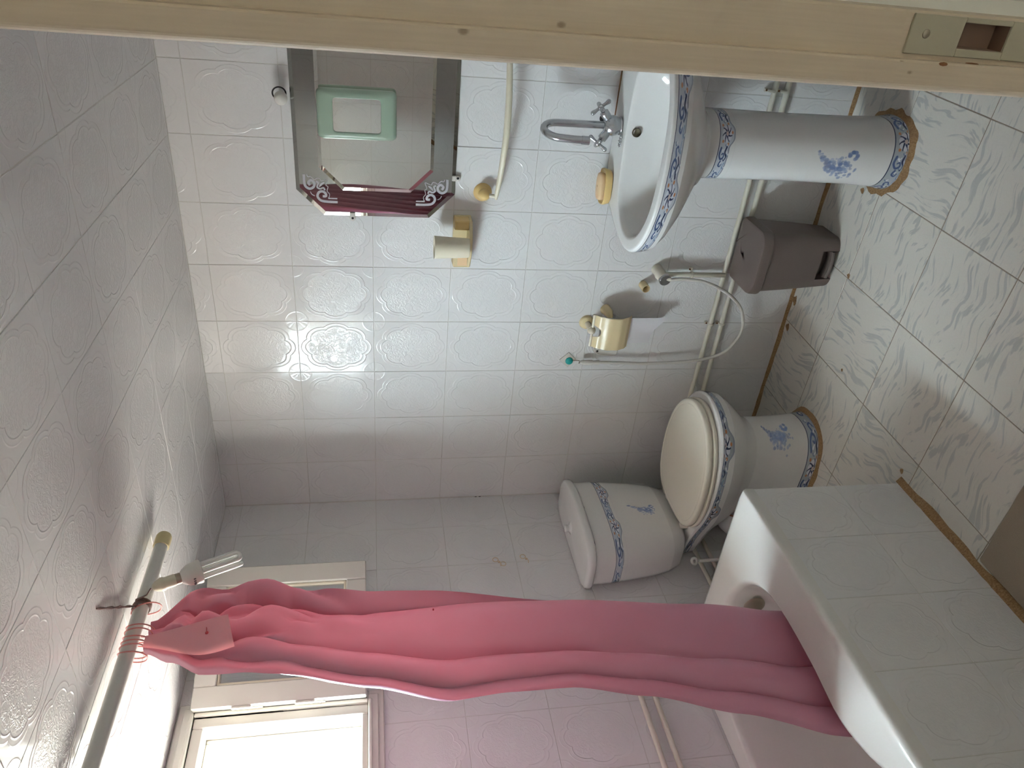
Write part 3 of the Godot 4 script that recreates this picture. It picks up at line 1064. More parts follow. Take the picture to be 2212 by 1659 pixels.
func build_toilet() -> void:
	var t := thing("toilet", "white toilet with blue flower border, ivory lid closed, beside the bathtub", "toilet", Vector3(0, 0, 0))
	var cz := 0.335
	var n := 72
	# rim outline in (x, z about cz)
	var half := [Vector2(0.690, 0.0), Vector2(0.680, 0.058), Vector2(0.645, 0.118), Vector2(0.580, 0.163), Vector2(0.490, 0.188), Vector2(0.390, 0.190), Vector2(0.290, 0.172), Vector2(0.200, 0.135), Vector2(0.125, 0.108), Vector2(0.070, 0.098), Vector2(0.055, 0.07)]
	var out := []
	for p in half:
		out.append(p)
	for k in range(half.size() - 1, 0, -1):
		out.append(Vector2(half[k].x, -half[k].y))
	var rim := by_angle(curve(out, 5, true), 0.40, 0.0, n)
	var col: Array = curve([Vector2(0.595, 0.0), Vector2(0.575, 0.07), Vector2(0.50, 0.112), Vector2(0.38, 0.115), Vector2(0.26, 0.105), Vector2(0.235, 0.0), Vector2(0.26, -0.105), Vector2(0.38, -0.115), Vector2(0.50, -0.112), Vector2(0.575, -0.07)], 6, true)
	var foot := by_angle(col, 0.40, 0.0, n)
	var mixr := func(k: float, s := 1.0) -> Array:
		var o := []
		for i in n:
			o.append(lerpf(foot[i] * s, rim[i], k))
		return o
	var rg := func(k: float, y: float, s := 1.0) -> PackedVector3Array: return ring(mixr.call(k, s), 0.40, cz, y)
	var rgs := func(k: float, y: float, s: float) -> PackedVector3Array: return ring(mixr.call(k), 0.40, cz, y, s, s)
	# foot border, column, bowl, rim border, rim top
	obj("foot_border", MB.new().grid([rg.call(0.0, 0.0, 1.04), rg.call(0.0, 0.012, 1.03), rg.call(0.0, 0.044, 1.0)], true, 0.0, 1.0, 0.0, 1.0), M.band_foot, t)
	var pm := mat("printed_glaze", Color.WHITE, 0.10)
	pm.albedo_texture = flower_print(0.74, 0.19, 850.0, 0.045, 0.42, 0.078, 31)
	obj("column", MB.new().grid([rg.call(0.0, 0.044), rg.call(0.0, 0.10, 0.975), rg.call(0.0, 0.18, 0.955), rg.call(0.02, 0.232, 0.95)], true, 0.0, 1.0, 1.0, 0.0), pm, t)
	obj("bowl", MB.new().grid([rg.call(0.02, 0.232, 0.95), rg.call(0.12, 0.258, 0.95), rg.call(0.36, 0.285), rg.call(0.62, 0.312), rg.call(0.83, 0.336), rg.call(0.94, 0.352)], true), M.ceramic, t)
	obj("rim_border", MB.new().grid([rg.call(1.0, 0.396), rg.call(1.0, 0.388), rg.call(0.94, 0.352)], true, 0.0, 1.0, 0.0, 1.0), M.band_pan, t)
	var top := MB.new()
	top.grid([rgs.call(1.0, 0.396, 1.0), rgs.call(1.0, 0.402, 0.992), rgs.call(1.0, 0.404, 0.97), rgs.call(1.0, 0.404, 0.6)], true)
	top.cap(rgs.call(1.0, 0.404, 0.6), Vector3.UP)
	obj("rim", top, M.ceramic, t)
	# seat ring and lid
	var lidp := []
	for p in [Vector2(0.668, 0.0), Vector2(0.655, 0.06), Vector2(0.615, 0.118), Vector2(0.545, 0.163), Vector2(0.455, 0.186), Vector2(0.36, 0.186), Vector2(0.275, 0.165), Vector2(0.222, 0.120), Vector2(0.205, 0.06)]:
		lidp.append(p)
	for k in range(lidp.size() - 1, 0, -1):
		lidp.append(Vector2(lidp[k].x, -lidp[k].y))
	var lr := by_angle(curve(lidp, 5, true), 0.44, 0.0, n)
	var L := func(s: float, y: float) -> PackedVector3Array: return ring(lr, 0.44, cz, y, s, s)
	obj("seat", MB.new().grid([L.call(0.97, 0.4042), L.call(1.0, 0.408), L.call(1.005, 0.416), L.call(0.99, 0.4215), L.call(0.5, 0.4215)], true), M.seat, t)
	var lid := MB.new()
	lid.grid([L.call(0.955, 0.4222), L.call(0.985, 0.425), L.call(0.992, 0.434), L.call(0.982, 0.441), L.call(0.955, 0.4445), L.call(0.915, 0.4455), L.call(0.905, 0.4440), L.call(0.90, 0.4440), L.call(0.85, 0.4462), L.call(0.6, 0.448), L.call(0.3, 0.449), L.call(0.02, 0.449)], true)
	obj("lid", lid, M.seat, t)
	for s in [-1, 1]:
		var hb := MB.new()
		hb.lathe([[0.0, 0.026], [0.012, 0.025], [0.015, 0.018], [0.016, 0.0]], 16, Vector3(0.190, 0.404, cz + s * 0.075))
		obj("lid_hinge", hb, M.seat, t)
	# cistern
	var c0 := Vector3(0.108, 0, 0.322)
	var D := func(az: float, ax: float, y: float) -> PackedVector3Array:
		var r := PackedVector3Array()
		for k in n:
			var a := TAU * k / n
			var p := 2.9 if cos(a) > 0 else 6.0
			var q := 1.0 / pow(pow(absf(cos(a)) / ax, p) + pow(absf(sin(a)) / az, p), 1.0 / p)
			r.append(Vector3(c0.x + cos(a) * q, y, c0.z + sin(a) * q))
		return r
	var cb := MB.new()
	cb.grid([D.call(0.10, 0.05, 0.408), D.call(0.135, 0.068, 0.412), D.call(0.160, 0.080, 0.428), D.call(0.178, 0.087, 0.47), D.call(0.198, 0.092, 0.56), D.call(0.2085, 0.094, 0.655)], true)
	cb.cap(D.call(0.10, 0.05, 0.408), Vector3.DOWN)
	obj("cistern_base", MB.new().grid([D.call(0.10, 0.05, 0.408), D.call(0.135, 0.068, 0.412), D.call(0.160, 0.080, 0.428), D.call(0.178, 0.087, 0.47)], true), M.ceramic, t)
	var cm := mat("printed_glaze", Color.WHITE, 0.10)
	cm.albedo_texture = flower_print(0.98, 0.186, 800.0, 0.010, 0.50, 0.100, 44)
	obj("cistern_body", MB.new().grid([D.call(0.178, 0.087, 0.47), D.call(0.190, 0.0905, 0.52), D.call(0.199, 0.0925, 0.575), D.call(0.2085, 0.094, 0.655)], true, 0.0, 1.0, 1.0, 0.0), cm, t)
	obj("cistern_border", MB.new().grid([D.call(0.2125, 0.0945, 0.698), D.call(0.2085, 0.094, 0.655)], true, 0.0, 1.0, 0.0, 1.0), M.band_cist, t)
	obj("cistern_top", MB.new().grid([D.call(0.2125, 0.0945, 0.698), D.call(0.2145, 0.095, 0.768)], true), M.ceramic, t)
	var cl := MB.new()
	cl.grid([D.call(0.2145, 0.095, 0.7705), D.call(0.223, 0.1005, 0.7715), D.call(0.2275, 0.1035, 0.779), D.call(0.2285, 0.104, 0.790), D.call(0.225, 0.101, 0.798), D.call(0.212, 0.094, 0.803), D.call(0.15, 0.07, 0.808), D.call(0.02, 0.01, 0.810)], true)
	var clid := obj("cistern_lid", cl, M.ceramic, t)
	obj("flush_knob", MB.new().lathe([[0.0, 0.024], [0.011, 0.0235], [0.0135, 0.020], [0.0125, 0.012], [0.014, 0.005], [0.024, 0.001], [0.030, 0.0]], 20, Vector3(0.112, 0.809, 0.322)), M.ceramic, clid)
	obj("inlet_plug", MB.new().lathe([[0.0, 0.004], [0.013, 0.003], [0.015, 0.0]], 20, Vector3(0.158, 0.735, 0.508), Basis(Vector3(0.55, 0, 0.83).normalized().cross(Vector3.UP), Vector3(0.55, 0, 0.83).normalized(), Vector3.UP)), M.white, t)
	# soil pipe down to the wall with a rusty joint
	obj("soil_pipe", MB.new().tube(curve([Vector3(0.30, 0.215, cz), Vector3(0.23, 0.215, cz + 0.005), Vector3(0.165, 0.20, cz + 0.02), Vector3(0.125, 0.14, cz + 0.04), Vector3(0.118, 0.06, cz + 0.05), Vector3(0.118, 0.002, cz + 0.05)], 6), [0.050, 0.050, 0.050, 0.050, 0.050, 0.051, 0.053, 0.053, 0.053, 0.053, 0.053, 0.055, 0.057, 0.058, 0.058, 0.058, 0.058, 0.058, 0.058, 0.058, 0.058, 0.058, 0.058, 0.058, 0.058, 0.058, 0.058, 0.058, 0.058, 0.058, 0.058], 20), M.ceramic, t)
	obj("rusty_joint", MB.new().torus(Vector3(0.205, 0.212, cz + 0.010), 0.051, 0.004, Basis(Vector3.BACK, PI / 2 - 0.2), 24, 6), M.rust, t)
	# rusty silicone round the foot
	b_foot_bead(t, rg)
	# stop valve on the wall, north side of the cistern
	var v := thing("stop_valve", "small tarnished stop valve on wall beside the toilet cistern", "valve", Vector3(0.045, 0.735, 0.0))
	obj("valve_body", MB.new().tube([Vector3(0, 0, 0.001), Vector3(0, 0, 0.05), Vector3(0, 0, 0.062)], [0.010, 0.012, 0.008], 12).tube([Vector3(0, 0, 0.035), Vector3(0.0, 0.022, 0.035)], [0.009, 0.005], 10), M.brass, v)
	obj("valve_handle", MB.new().tube([Vector3(-0.016, 0.026, 0.035), Vector3(0.016, 0.026, 0.035)], 0.0035, 8).tube([Vector3(0, 0.020, 0.035), Vector3(0, 0.032, 0.035)], 0.004, 8), M.brass, v)
	# toilet brush standing behind the bath corner
	var br := thing("toilet_brush", "white toilet brush handle sticking up between toilet and bathtub", "toilet brush", Vector3(0.150, 0.0, 0.552))
	obj("holder", MB.new().lathe([[0.0, 0.004], [0.045, 0.0], [0.047, 0.006], [0.040, 0.12], [0.037, 0.13], [0.034, 0.13], [0.034, 0.01]], 24), M.white, br)
	obj("handle", MB.new().tube([Vector3(0, 0.05, 0), Vector3(0, 0.38, 0), Vector3(0, 0.40, 0)], [0.007, 0.0065, 0.0065], 12).torus(Vector3(0, 0.418, 0), 0.010, 0.0052, Basis(Vector3.UP, PI * 0.24) * Basis(Vector3.RIGHT, PI / 2), 20, 8, 1.0), M.white, br)


func b_foot_bead(t: Node, rg: Callable) -> void:
	var inner := []
	var outw := []
	for p in rg.call(0.0, 0.0, 1.035):
		inner.append(p)
		outw.append(Vector3(p.x - 0.42, 0, p.z - 0.335).normalized())
	obj("stained_seal", fillet(inner, outw, 0.010, 0.020, 0.008, true), M.bed, t)


func build_sink() -> void:
	var X := 1.50
	var Y := 0.787
	var t := thing("washbasin", "white pedestal washbasin with a blue flower border round its rim", "washbasin", Vector3.ZERO)
	var n := 96
	var half := [Vector2(0.0, 0.485), Vector2(0.105, 0.474), Vector2(0.205, 0.432), Vector2(0.275, 0.362), Vector2(0.298, 0.280), Vector2(0.280, 0.190), Vector2(0.238, 0.095), Vector2(0.196, 0.010)]
	var out := curve(half, 6)
	var full := []
	for p in out:
		full.append(p)
	for k in range(out.size() - 1, 0, -1):
		full.append(Vector2(-out[k].x, out[k].y))
	var cz := 0.255
	var o := by_angle(full, 0.0, cz, n)
	var bw := by_angle(curve([Vector2(0.0, 0.440), Vector2(0.13, 0.424), Vector2(0.222, 0.365), Vector2(0.258, 0.285), Vector2(0.238, 0.205), Vector2(0.17, 0.150), Vector2(0.0, 0.132), Vector2(-0.17, 0.150), Vector2(-0.238, 0.205), Vector2(-0.258, 0.285), Vector2(-0.222, 0.365), Vector2(-0.13, 0.424)], 6, true), 0.0, cz, n)
	var ped := ellipse(n, 0.115, 0.11, 2.2)
	var R := func(y: float, s: float) -> PackedVector3Array: return ring(o, X, cz, y, s, s)
	var B := func(y: float, s: float, oz := 0.0) -> PackedVector3Array: return ring(bw, X, cz, y, s, s, 0.0, oz)
	var Mx := func(y: float, k: float) -> PackedVector3Array:
		var rad := []
		for i in n:
			rad.append(lerpf(ped[i], o[i], k))
		var rr := ring(rad, X, cz, y)
		for i in n:
			rr[i].z = maxf(rr[i].z, 0.010)
		return rr
	# rim top and bowl
	obj("bowl", MB.new().grid([R.call(Y - 0.010, 1.0), R.call(Y - 0.003, 0.997), R.call(Y, 0.985), R.call(Y + 0.0005, 0.965), B.call(Y - 0.001, 1.035), B.call(Y - 0.005, 0.995), B.call(Y - 0.018, 0.972), B.call(Y - 0.05, 0.93), B.call(Y - 0.09, 0.82), B.call(Y - 0.118, 0.62, -0.005), B.call(Y - 0.130, 0.38, -0.008), B.call(Y - 0.135, 0.08, -0.008)], true), M.ceramic, t)
	obj("rim_border", MB.new().grid([R.call(Y - 0.010, 1.0), R.call(Y - 0.030, 0.996), R.call(Y - 0.052, 0.980)], true, 0.0, 1.0, 0.0, 1.0), M.band_sink, t)
	obj("underside", MB.new().grid([R.call(Y - 0.052, 0.980), Mx.call(Y - 0.072, 0.86), Mx.call(Y - 0.096, 0.66), Mx.call(Y - 0.118, 0.42), Mx.call(Y - 0.138, 0.18), Mx.call(Y - 0.155, 0.0), Mx.call(Y - 0.165, -0.04)], true), M.ceramic, t)
	obj("overflow_hole", MB.new().lathe([[0.0, -0.004], [0.0095, -0.004], [0.0105, 0.001], [0.0125, 0.0015], [0.0135, 0.0]], 20, Vector3(X + 0.004, Y - 0.030, 0.1420), Basis(Vector3.RIGHT, PI / 2 - 0.25)), M.brass, t)
	obj("drain", MB.new().lathe([[0.0, 0.001], [0.018, 0.001], [0.024, 0.003], [0.028, 0.0]], 20, Vector3(X, Y - 0.1345, 0.245)), M.chrome, t)
	# pedestal
	var px := 1.507
	var pz := 0.232
	var P := func(y: float, a: float, c: float) -> PackedVector3Array: return ring(ellipse(n, a, c, 2.3), px, pz, y)
	obj("foot_border", MB.new().grid([P.call(0.002, 0.107, 0.112), P.call(0.014, 0.104, 0.108), P.call(0.050, 0.098, 0.102)], true, 0.0, 1.0, 0.0, 1.0), M.band_foot, t)
	var pm := mat("printed_glaze", Color.WHITE, 0.10)
	pm.albedo_texture = flower_print(0.62, 0.485, 800.0, 0.270, 0.545, 0.105, 52)
	obj("pedestal", MB.new().grid([P.call(0.050, 0.098, 0.102), P.call(0.15, 0.094, 0.098), P.call(0.35, 0.092, 0.095), P.call(0.535, 0.094, 0.097)], true, 0.0, 1.0, 1.0, 0.0), pm, t)
	obj("neck_border", MB.new().grid([P.call(0.583, 0.0945, 0.0975), P.call(0.535, 0.094, 0.097)], true, 0.0, 1.0, 0.0, 1.0), M.band_ped, t)
	obj("pedestal_neck", MB.new().grid([P.call(0.583, 0.0945, 0.0975), P.call(0.625, 0.097, 0.100), P.call(0.640, 0.099, 0.102)], true), M.ceramic, t)
	var inner := []
	var outw := []
	for p in P.call(0.0, 0.105, 0.110):
		inner.append(p)
		outw.append(Vector3(p.x - px, 0, p.z - pz).normalized())
	obj("stained_seal", fillet(inner, outw, 0.012, 0.026, 0.010, true), M.bed, t)
	# dark seam against the wall
	obj("wall_seam", MB.new().tube([Vector3(X + 0.02, Y - 0.001, 0.006), Vector3(X + 0.19, Y - 0.001, 0.006)], 0.0022, 6), M.rust, t)

	# tap: round body, swan-neck spout, two cross handles
	var tp := thing("basin_tap", "dull chrome basin mixer tap with swan-neck spout and two cross handles", "tap", Vector3(X + 0.006, Y, 0.080))
	obj("body", MB.new().lathe([[0.022, 0.0], [0.026, 0.002], [0.026, 0.005], [0.023, 0.007], [0.027, 0.014], [0.030, 0.026], [0.028, 0.040], [0.020, 0.050], [0.013, 0.054], [0.0, 0.055]], 24), M.chrome, tp)
	var sp := []
	sp.append_array([Vector3(0, 0.045, 0), Vector3(0, 0.12, 0), Vector3(0, 0.185, 0.0)])
	for k in 11:
		var a := PI * k / 10.0 * 0.94
		sp.append(Vector3(-0.010 * (1.0 - cos(a)), 0.197 + sin(a) * 0.046, 0.047 * (1.0 - cos(a))))
	sp.append(Vector3(-0.021, 0.172, 0.0965))
	sp.append(Vector3(-0.0215, 0.140, 0.099))
	obj("spout", MB.new().tube(sp, 0.0108, 16), M.chrome, tp)
	obj("spout_tip", MB.new().tube([Vector3(-0.0215, 0.142, 0.0988), Vector3(-0.022, 0.120, 0.1005)], 0.0122, 16), M.chrome, tp)
	for s in [-1.0, 1.0]:
		var d := Vector3(s * 0.70, 0.62, 0.28 if s < 0 else 0.05).normalized()
		var hd := Node3D.new()
		hd.name = "cross_handle"
		tp.add_child(hd, true)
		hd.position = Vector3(0, 0.026, 0)
		obj("stem", MB.new().tube([d * 0.020, d * 0.040, d * 0.050, d * 0.053, d * 0.064], [0.012, 0.0135, 0.0135, 0.008, 0.007], 14), M.chrome, hd)
		var e1 := d.cross(Vector3(0.2, 0.3, 1.0)).normalized()
		var e2 := d.cross(e1)
		obj("hub", MB.new().ball(d * 0.068, Vector3.ONE * 0.0095, 14), M.chrome, hd)
		for q in [e1, -e1, e2, -e2]:
			obj("arm", MB.new().tube([d * 0.068, d * 0.068 + q * 0.016, d * 0.068 + q * 0.026, d * 0.068 + q * 0.031, d * 0.068 + q * 0.034], [0.0042, 0.0048, 0.0068, 0.0062, 0.002], 10), M.chrome, hd)
	obj("lift_rod", MB.new().ball(Vector3(0.012, 0.045, -0.030), Vector3(0.013, 0.015, 0.010), 14).tube([Vector3(0.012, 0.002, -0.030), Vector3(0.012, 0.04, -0.030)], 0.004, 8), M.black, tp)
	# loose end of the plug chain
	var ch := thing("plug_chain", "short loose plug chain lying on basin next to tap", "chain", Vector3(X - 0.030, Y + 0.002, 0.108))
	for k in 9:
		var p: Vector3 = [Vector3(0.018, 0.004, 0), Vector3(0.010, 0.003, 0.003), Vector3(0.003, 0.002, 0.006), Vector3(-0.004, 0.002, 0.005), Vector3(-0.010, 0.002, 0.001), Vector3(-0.015, 0.002, -0.004), Vector3(-0.010, 0.002, -0.008), Vector3(-0.003, 0.002, -0.007), Vector3(0.003, 0.002, -0.003)][k]
		obj("link", MB.new().torus(p, 0.0042, 0.0012, Basis(Vector3.UP, k * 0.7) * Basis(Vector3.RIGHT, 0.9 * (k % 2)), 12, 6), M.chrome, ch)
	# soap dish and soap on the ledge
	var sd := thing("soap_dish", "yellow plastic soap dish on the left ledge of the washbasin", "soap dish", Vector3(1.318, Y + 0.001, 0.066))
	sd.rotation.y = 0.12
	var E := func(y: float, a: float, c: float) -> PackedVector3Array: return ring(ellipse(48, a, c, 3.2), 0, 0, y)
	obj("dish", MB.new().grid([E.call(0.0, 0.046, 0.030), E.call(0.003, 0.051, 0.034), E.call(0.018, 0.055, 0.037), E.call(0.024, 0.0545, 0.0365), E.call(0.025, 0.052, 0.034), E.call(0.022, 0.050, 0.032), E.call(0.016, 0.046, 0.028), E.call(0.015, 0.004, 0.002)], true), M.yellow, sd)
	var so := thing("soap_bar", "peach soap bar lying on the yellow soap dish", "soap", Vector3(1.318, Y + 0.0175, 0.066))
	so.rotation.y = 0.12
	obj("bar", MB.new().grid([E.call(0.0, 0.034, 0.018), E.call(0.003, 0.040, 0.024), E.call(0.013, 0.042, 0.026), E.call(0.019, 0.040, 0.024), E.call(0.022, 0.032, 0.017), E.call(0.0225, 0.004, 0.002)], true), M.soap, so)


func octagon(x0: float, y0: float, x1: float, y1: float, c: float, z: float) -> PackedVector3Array:
	return PackedVector3Array([Vector3(x0 + c, y0, z), Vector3(x1 - c, y0, z), Vector3(x1, y0 + c, z), Vector3(x1, y1 - c, z), Vector3(x1 - c, y1, z), Vector3(x0 + c, y1, z), Vector3(x0, y1 - c, z), Vector3(x0, y0 + c, z)])


func build_mirror() -> void:
	var t := thing("wall_mirror", "eight-sided wall mirror with smoked border and etched corner scrolls above the basin", "mirror", Vector3.ZERO)
	var x0 := 1.177
	var x1 := 1.823
	var y0 := 1.264
	var y1 := 1.742
	var b := MB.new()
	b.facets([octagon(x0, y0, x1, y1, 0.078, 0.002), octagon(x0, y0, x1, y1, 0.078, 0.0055), octagon(x0 + 0.011, y0 + 0.011, x1 - 0.011, y1 - 0.011, 0.0735, 0.0078)])
	obj("smoked_border", b, M.smoked, t)
	var i0 := 0.081
	var j0 := 0.069
	b = MB.new()
	b.facets([octagon(x0 + i0, y0 + j0, x1 - i0, y1 - j0, 0.068, 0.0082), octagon(x0 + i0, y0 + j0, x1 - i0, y1 - j0, 0.068, 0.0105), octagon(x0 + i0 + 0.010, y0 + j0 + 0.010, x1 - i0 - 0.010, y1 - j0 - 0.010, 0.064, 0.0128)])
	obj("centre_mirror", b, M.mirror, t)
	# etched scrolls in the corners, drawn in pixels of a zoom and mapped to metres from the top-left corner of the glass
	var k := 0.000137
	var P := func(l: Array) -> Array:
		var o := []
		for q in l:
			o.append(Vector2((1520.0 - q[1]) * k, -(q[0] - 20.0) * k * 0.94))
		return o
	# column one is along the wall's height, column two along its width
	var strokes := [
		[P.call([[215, 610], [212, 760], [235, 870], [325, 925], [415, 885], [440, 800], [375, 735], [305, 785], [340, 850]]), 0.0075],
		[P.call([[955, 1210], [720, 1208], [575, 1185], [500, 1100], [525, 1010], [605, 975], [680, 1015], [688, 1080], [615, 1085]]), 0.0075],
		[P.call([[280, 610], [300, 660], [365, 655], [440, 720], [500, 690], [565, 690], [605, 745], [742, 700], [700, 830], [745, 870], [725, 965], [772, 1030], [765, 1095], [745, 1120]]), 0.0022],
		[P.call([[740, 1130], [850, 1132], [950, 1132]]), 0.0040],
		[P.call([[480, 760], [530, 790], [500, 880], [560, 920], [640, 895], [670, 950]]), 0.0050],
		[P.call([[340, 990], [372, 1050], [435, 1085]]), 0.0024],
	]
	for c in [[1, 1], [1, -1], [-1, 1], [-1, -1]]:
		var ax: float = x0 if c[0] > 0 else x1
		var ay: float = y1 if c[1] > 0 else y0
		var xf := Transform3D(Basis(Vector3(c[0], 0, 0), Vector3(0, c[1], 0), Vector3.BACK), Vector3(ax, ay, 0.0078))
		for s in strokes:
			obj("etched_scroll", MB.new().ribbon(curve(s[0], 8), s[1], 0.0004, xf), M.etched, t)
		var lf := curve(P.call([[672, 768], [600, 815], [540, 885]]), 6)
		var ws := []
		for i in lf.size():
			ws.append(0.0005 + 0.006 * sin(PI * i / (lf.size() - 1)))
		obj("etched_leaf", MB.new().ribbon(lf, ws, 0.0004, xf), M.etched, t)
	# screw clips
	for q in [[x0 + 0.002, 1.578, 0.0], [1.307, y0 + 0.002, 1.0], [1.69, y0 + 0.002, 1.0], [x1 - 0.002, 1.578, 2.0], [1.68, y1 - 0.002, 3.0]]:
		var rot := Basis(Vector3.BACK, [0.0, PI / 2, PI, -PI / 2][int(q[2])])
		var clip := obj("clip", MB.new().box(Vector3(q[0], q[1], 0.0) + rot * Vector3(0.003, 0, 0.0105), Vector3(0.014, 0.017, 0.005) if int(q[2]) % 2 == 0 else Vector3(0.017, 0.014, 0.005), 0.002).lathe([[0.009, 0.0], [0.010, 0.002], [0.009, 0.007], [0.004, 0.0085]], 14, Vector3(q[0], q[1], 0.001) + rot * Vector3(-0.009, 0, 0), Basis(Vector3.RIGHT, PI / 2)), M.white, t)
		obj("screw", MB.new().lathe([[0.0, 0.0], [0.0035, 0.0002], [0.004, -0.001]], 10, Vector3(q[0], q[1], 0.0098) + rot * Vector3(-0.009, 0, 0), Basis(Vector3.RIGHT, PI / 2)), M.black, clip)

	# small green framed mirror fixed on the glass
	var g := thing("green_hand_mirror", "small pale green plastic-framed mirror stuck on large wall mirror", "mirror", Vector3(1.488, 1.5575, 0.0132))
	g.rotation.y = -0.03
	var RR := func(w: float, h: float, z: float, rd: float) -> PackedVector3Array:
		var r := PackedVector3Array()
		for q in [[1, 1], [-1, 1], [-1, -1], [1, -1]]:
			var a0: float = [0.0, PI / 2, PI, -PI / 2][[[1, 1], [-1, 1], [-1, -1], [1, -1]].find(q)]
			for m in 6:
				var a := a0 + PI / 2 * m / 5.0
				r.append(Vector3(q[0] * (w / 2 - rd) + cos(a) * rd, q[1] * (h / 2 - rd) + sin(a) * rd, z))
		return r
	obj("frame", MB.new().grid([RR.call(0.128, 0.214, 0.0, 0.010), RR.call(0.134, 0.220, 0.006, 0.012), RR.call(0.138, 0.224, 0.020, 0.014), RR.call(0.134, 0.218, 0.032, 0.016), RR.call(0.120, 0.196, 0.038, 0.016), RR.call(0.098, 0.138, 0.0385, 0.012), RR.call(0.095, 0.135, 0.036, 0.010), RR.call(0.093, 0.133, 0.031, 0.008)], true), M.green, g)
	var gm := MB.new()
	gm.cap(RR.call(0.094, 0.134, 0.0325, 0.008), Vector3.BACK)
	obj("glass", gm, M.mirror, g)

	# white knob on the wall just above the mirror
	var kb := thing("round_hook", "small round white hook on wall above the mirror", "hook", Vector3(1.530, 1.765, 0.0))
	obj("stem", MB.new().tube([Vector3(0, 0, 0.0), Vector3(-0.002, 0.001, 0.03)], 0.006, 10), M.white, kb)
	var kd := Vector3(-0.25, -0.12, 1.0).normalized()
	var kbs := Basis(kd.cross(Vector3.UP).normalized(), kd, kd.cross(Vector3.UP).normalized().cross(kd)).orthonormalized()
	obj("knob", MB.new().lathe([[0.010, -0.002], [0.017, 0.004], [0.0185, 0.012], [0.0175, 0.020], [0.014, 0.025], [0.0, 0.027]], 24, Vector3(-0.004, 0.0, 0.030), kbs), M.white, kb)
	obj("black_clip", MB.new().torus(Vector3(0.002, 0.004, 0.024), 0.018, 0.0022, kbs, 24, 6), M.black, kb)


const CN := [[0.20, 1.105], [0.495, 1.080], [0.699, 1.046], [1.069, 1.017], [1.363, 0.988], [1.534, 0.989], [1.656, 0.982], [1.768, 0.947], [1.884, 0.961], [1.952, 0.958], [2.017, 1.044]]
const CS := [[0.20, 1.47], [0.502, 1.431], [0.715, 1.375], [0.918, 1.318], [1.084, 1.288], [1.234, 1.294], [1.359, 1.307], [1.535, 1.253], [1.733, 1.205], [1.895, 1.190], [1.960, 1.155], [2.018, 1.119]]


func curtain_at(s: float, y: float, nz: FastNoiseLite) -> Vector3:
	var zn := table(CN, y)
	var zs := table(CS, y)
	var x := 0.525 + 0.055 * (y - 0.5) / 1.55
	# five pleats that double back; they flatten towards the foot and bunch at the rings
	var ph := 3.1 * (s + 0.06 * sin(s * 7.0 + 0.6)) + 0.22 * sin(y * 2.1 + s * 2.0) + 0.03 * sin(y * 7.0)
	var fold := 0.105 * (0.8 + 0.35 * sin(s * 5.0 + y * 1.7))
	var q := s + fold * sin(TAU * ph) * smoothstep(0.0, 0.12, s) * smoothstep(1.0, 0.88, s)
	var up := smoothstep(1.45, 1.95, y)
	var amp := lerpf(0.016, 0.026, smoothstep(0.4, 1.4, y)) * lerpf(1.0, 0.55, smoothstep(1.9, 2.02, y))
	var dx := amp * cos(TAU * ph)
	# slanting wrinkles where it is gathered
	dx += 0.050 * up * (1.0 - 0.75 * smoothstep(0.55, 0.80, s)) * (1.0 - 0.6 * smoothstep(1.94, 2.02, y)) * (absf(nz.get_noise_2d(s * 2.6 + y * 2.4, y * 3.4 - s * 1.6)) * 2.2 - 0.5)
	dx += 0.010 * nz.get_noise_2d(s * 2.0 + 7.0, y * 1.1)
	var z := lerpf(zn, zs, q)
	if y < 0.60:
		x -= 0.012 * smoothstep(0.60, 0.45, y)
	return Vector3(x + dx, y, z)


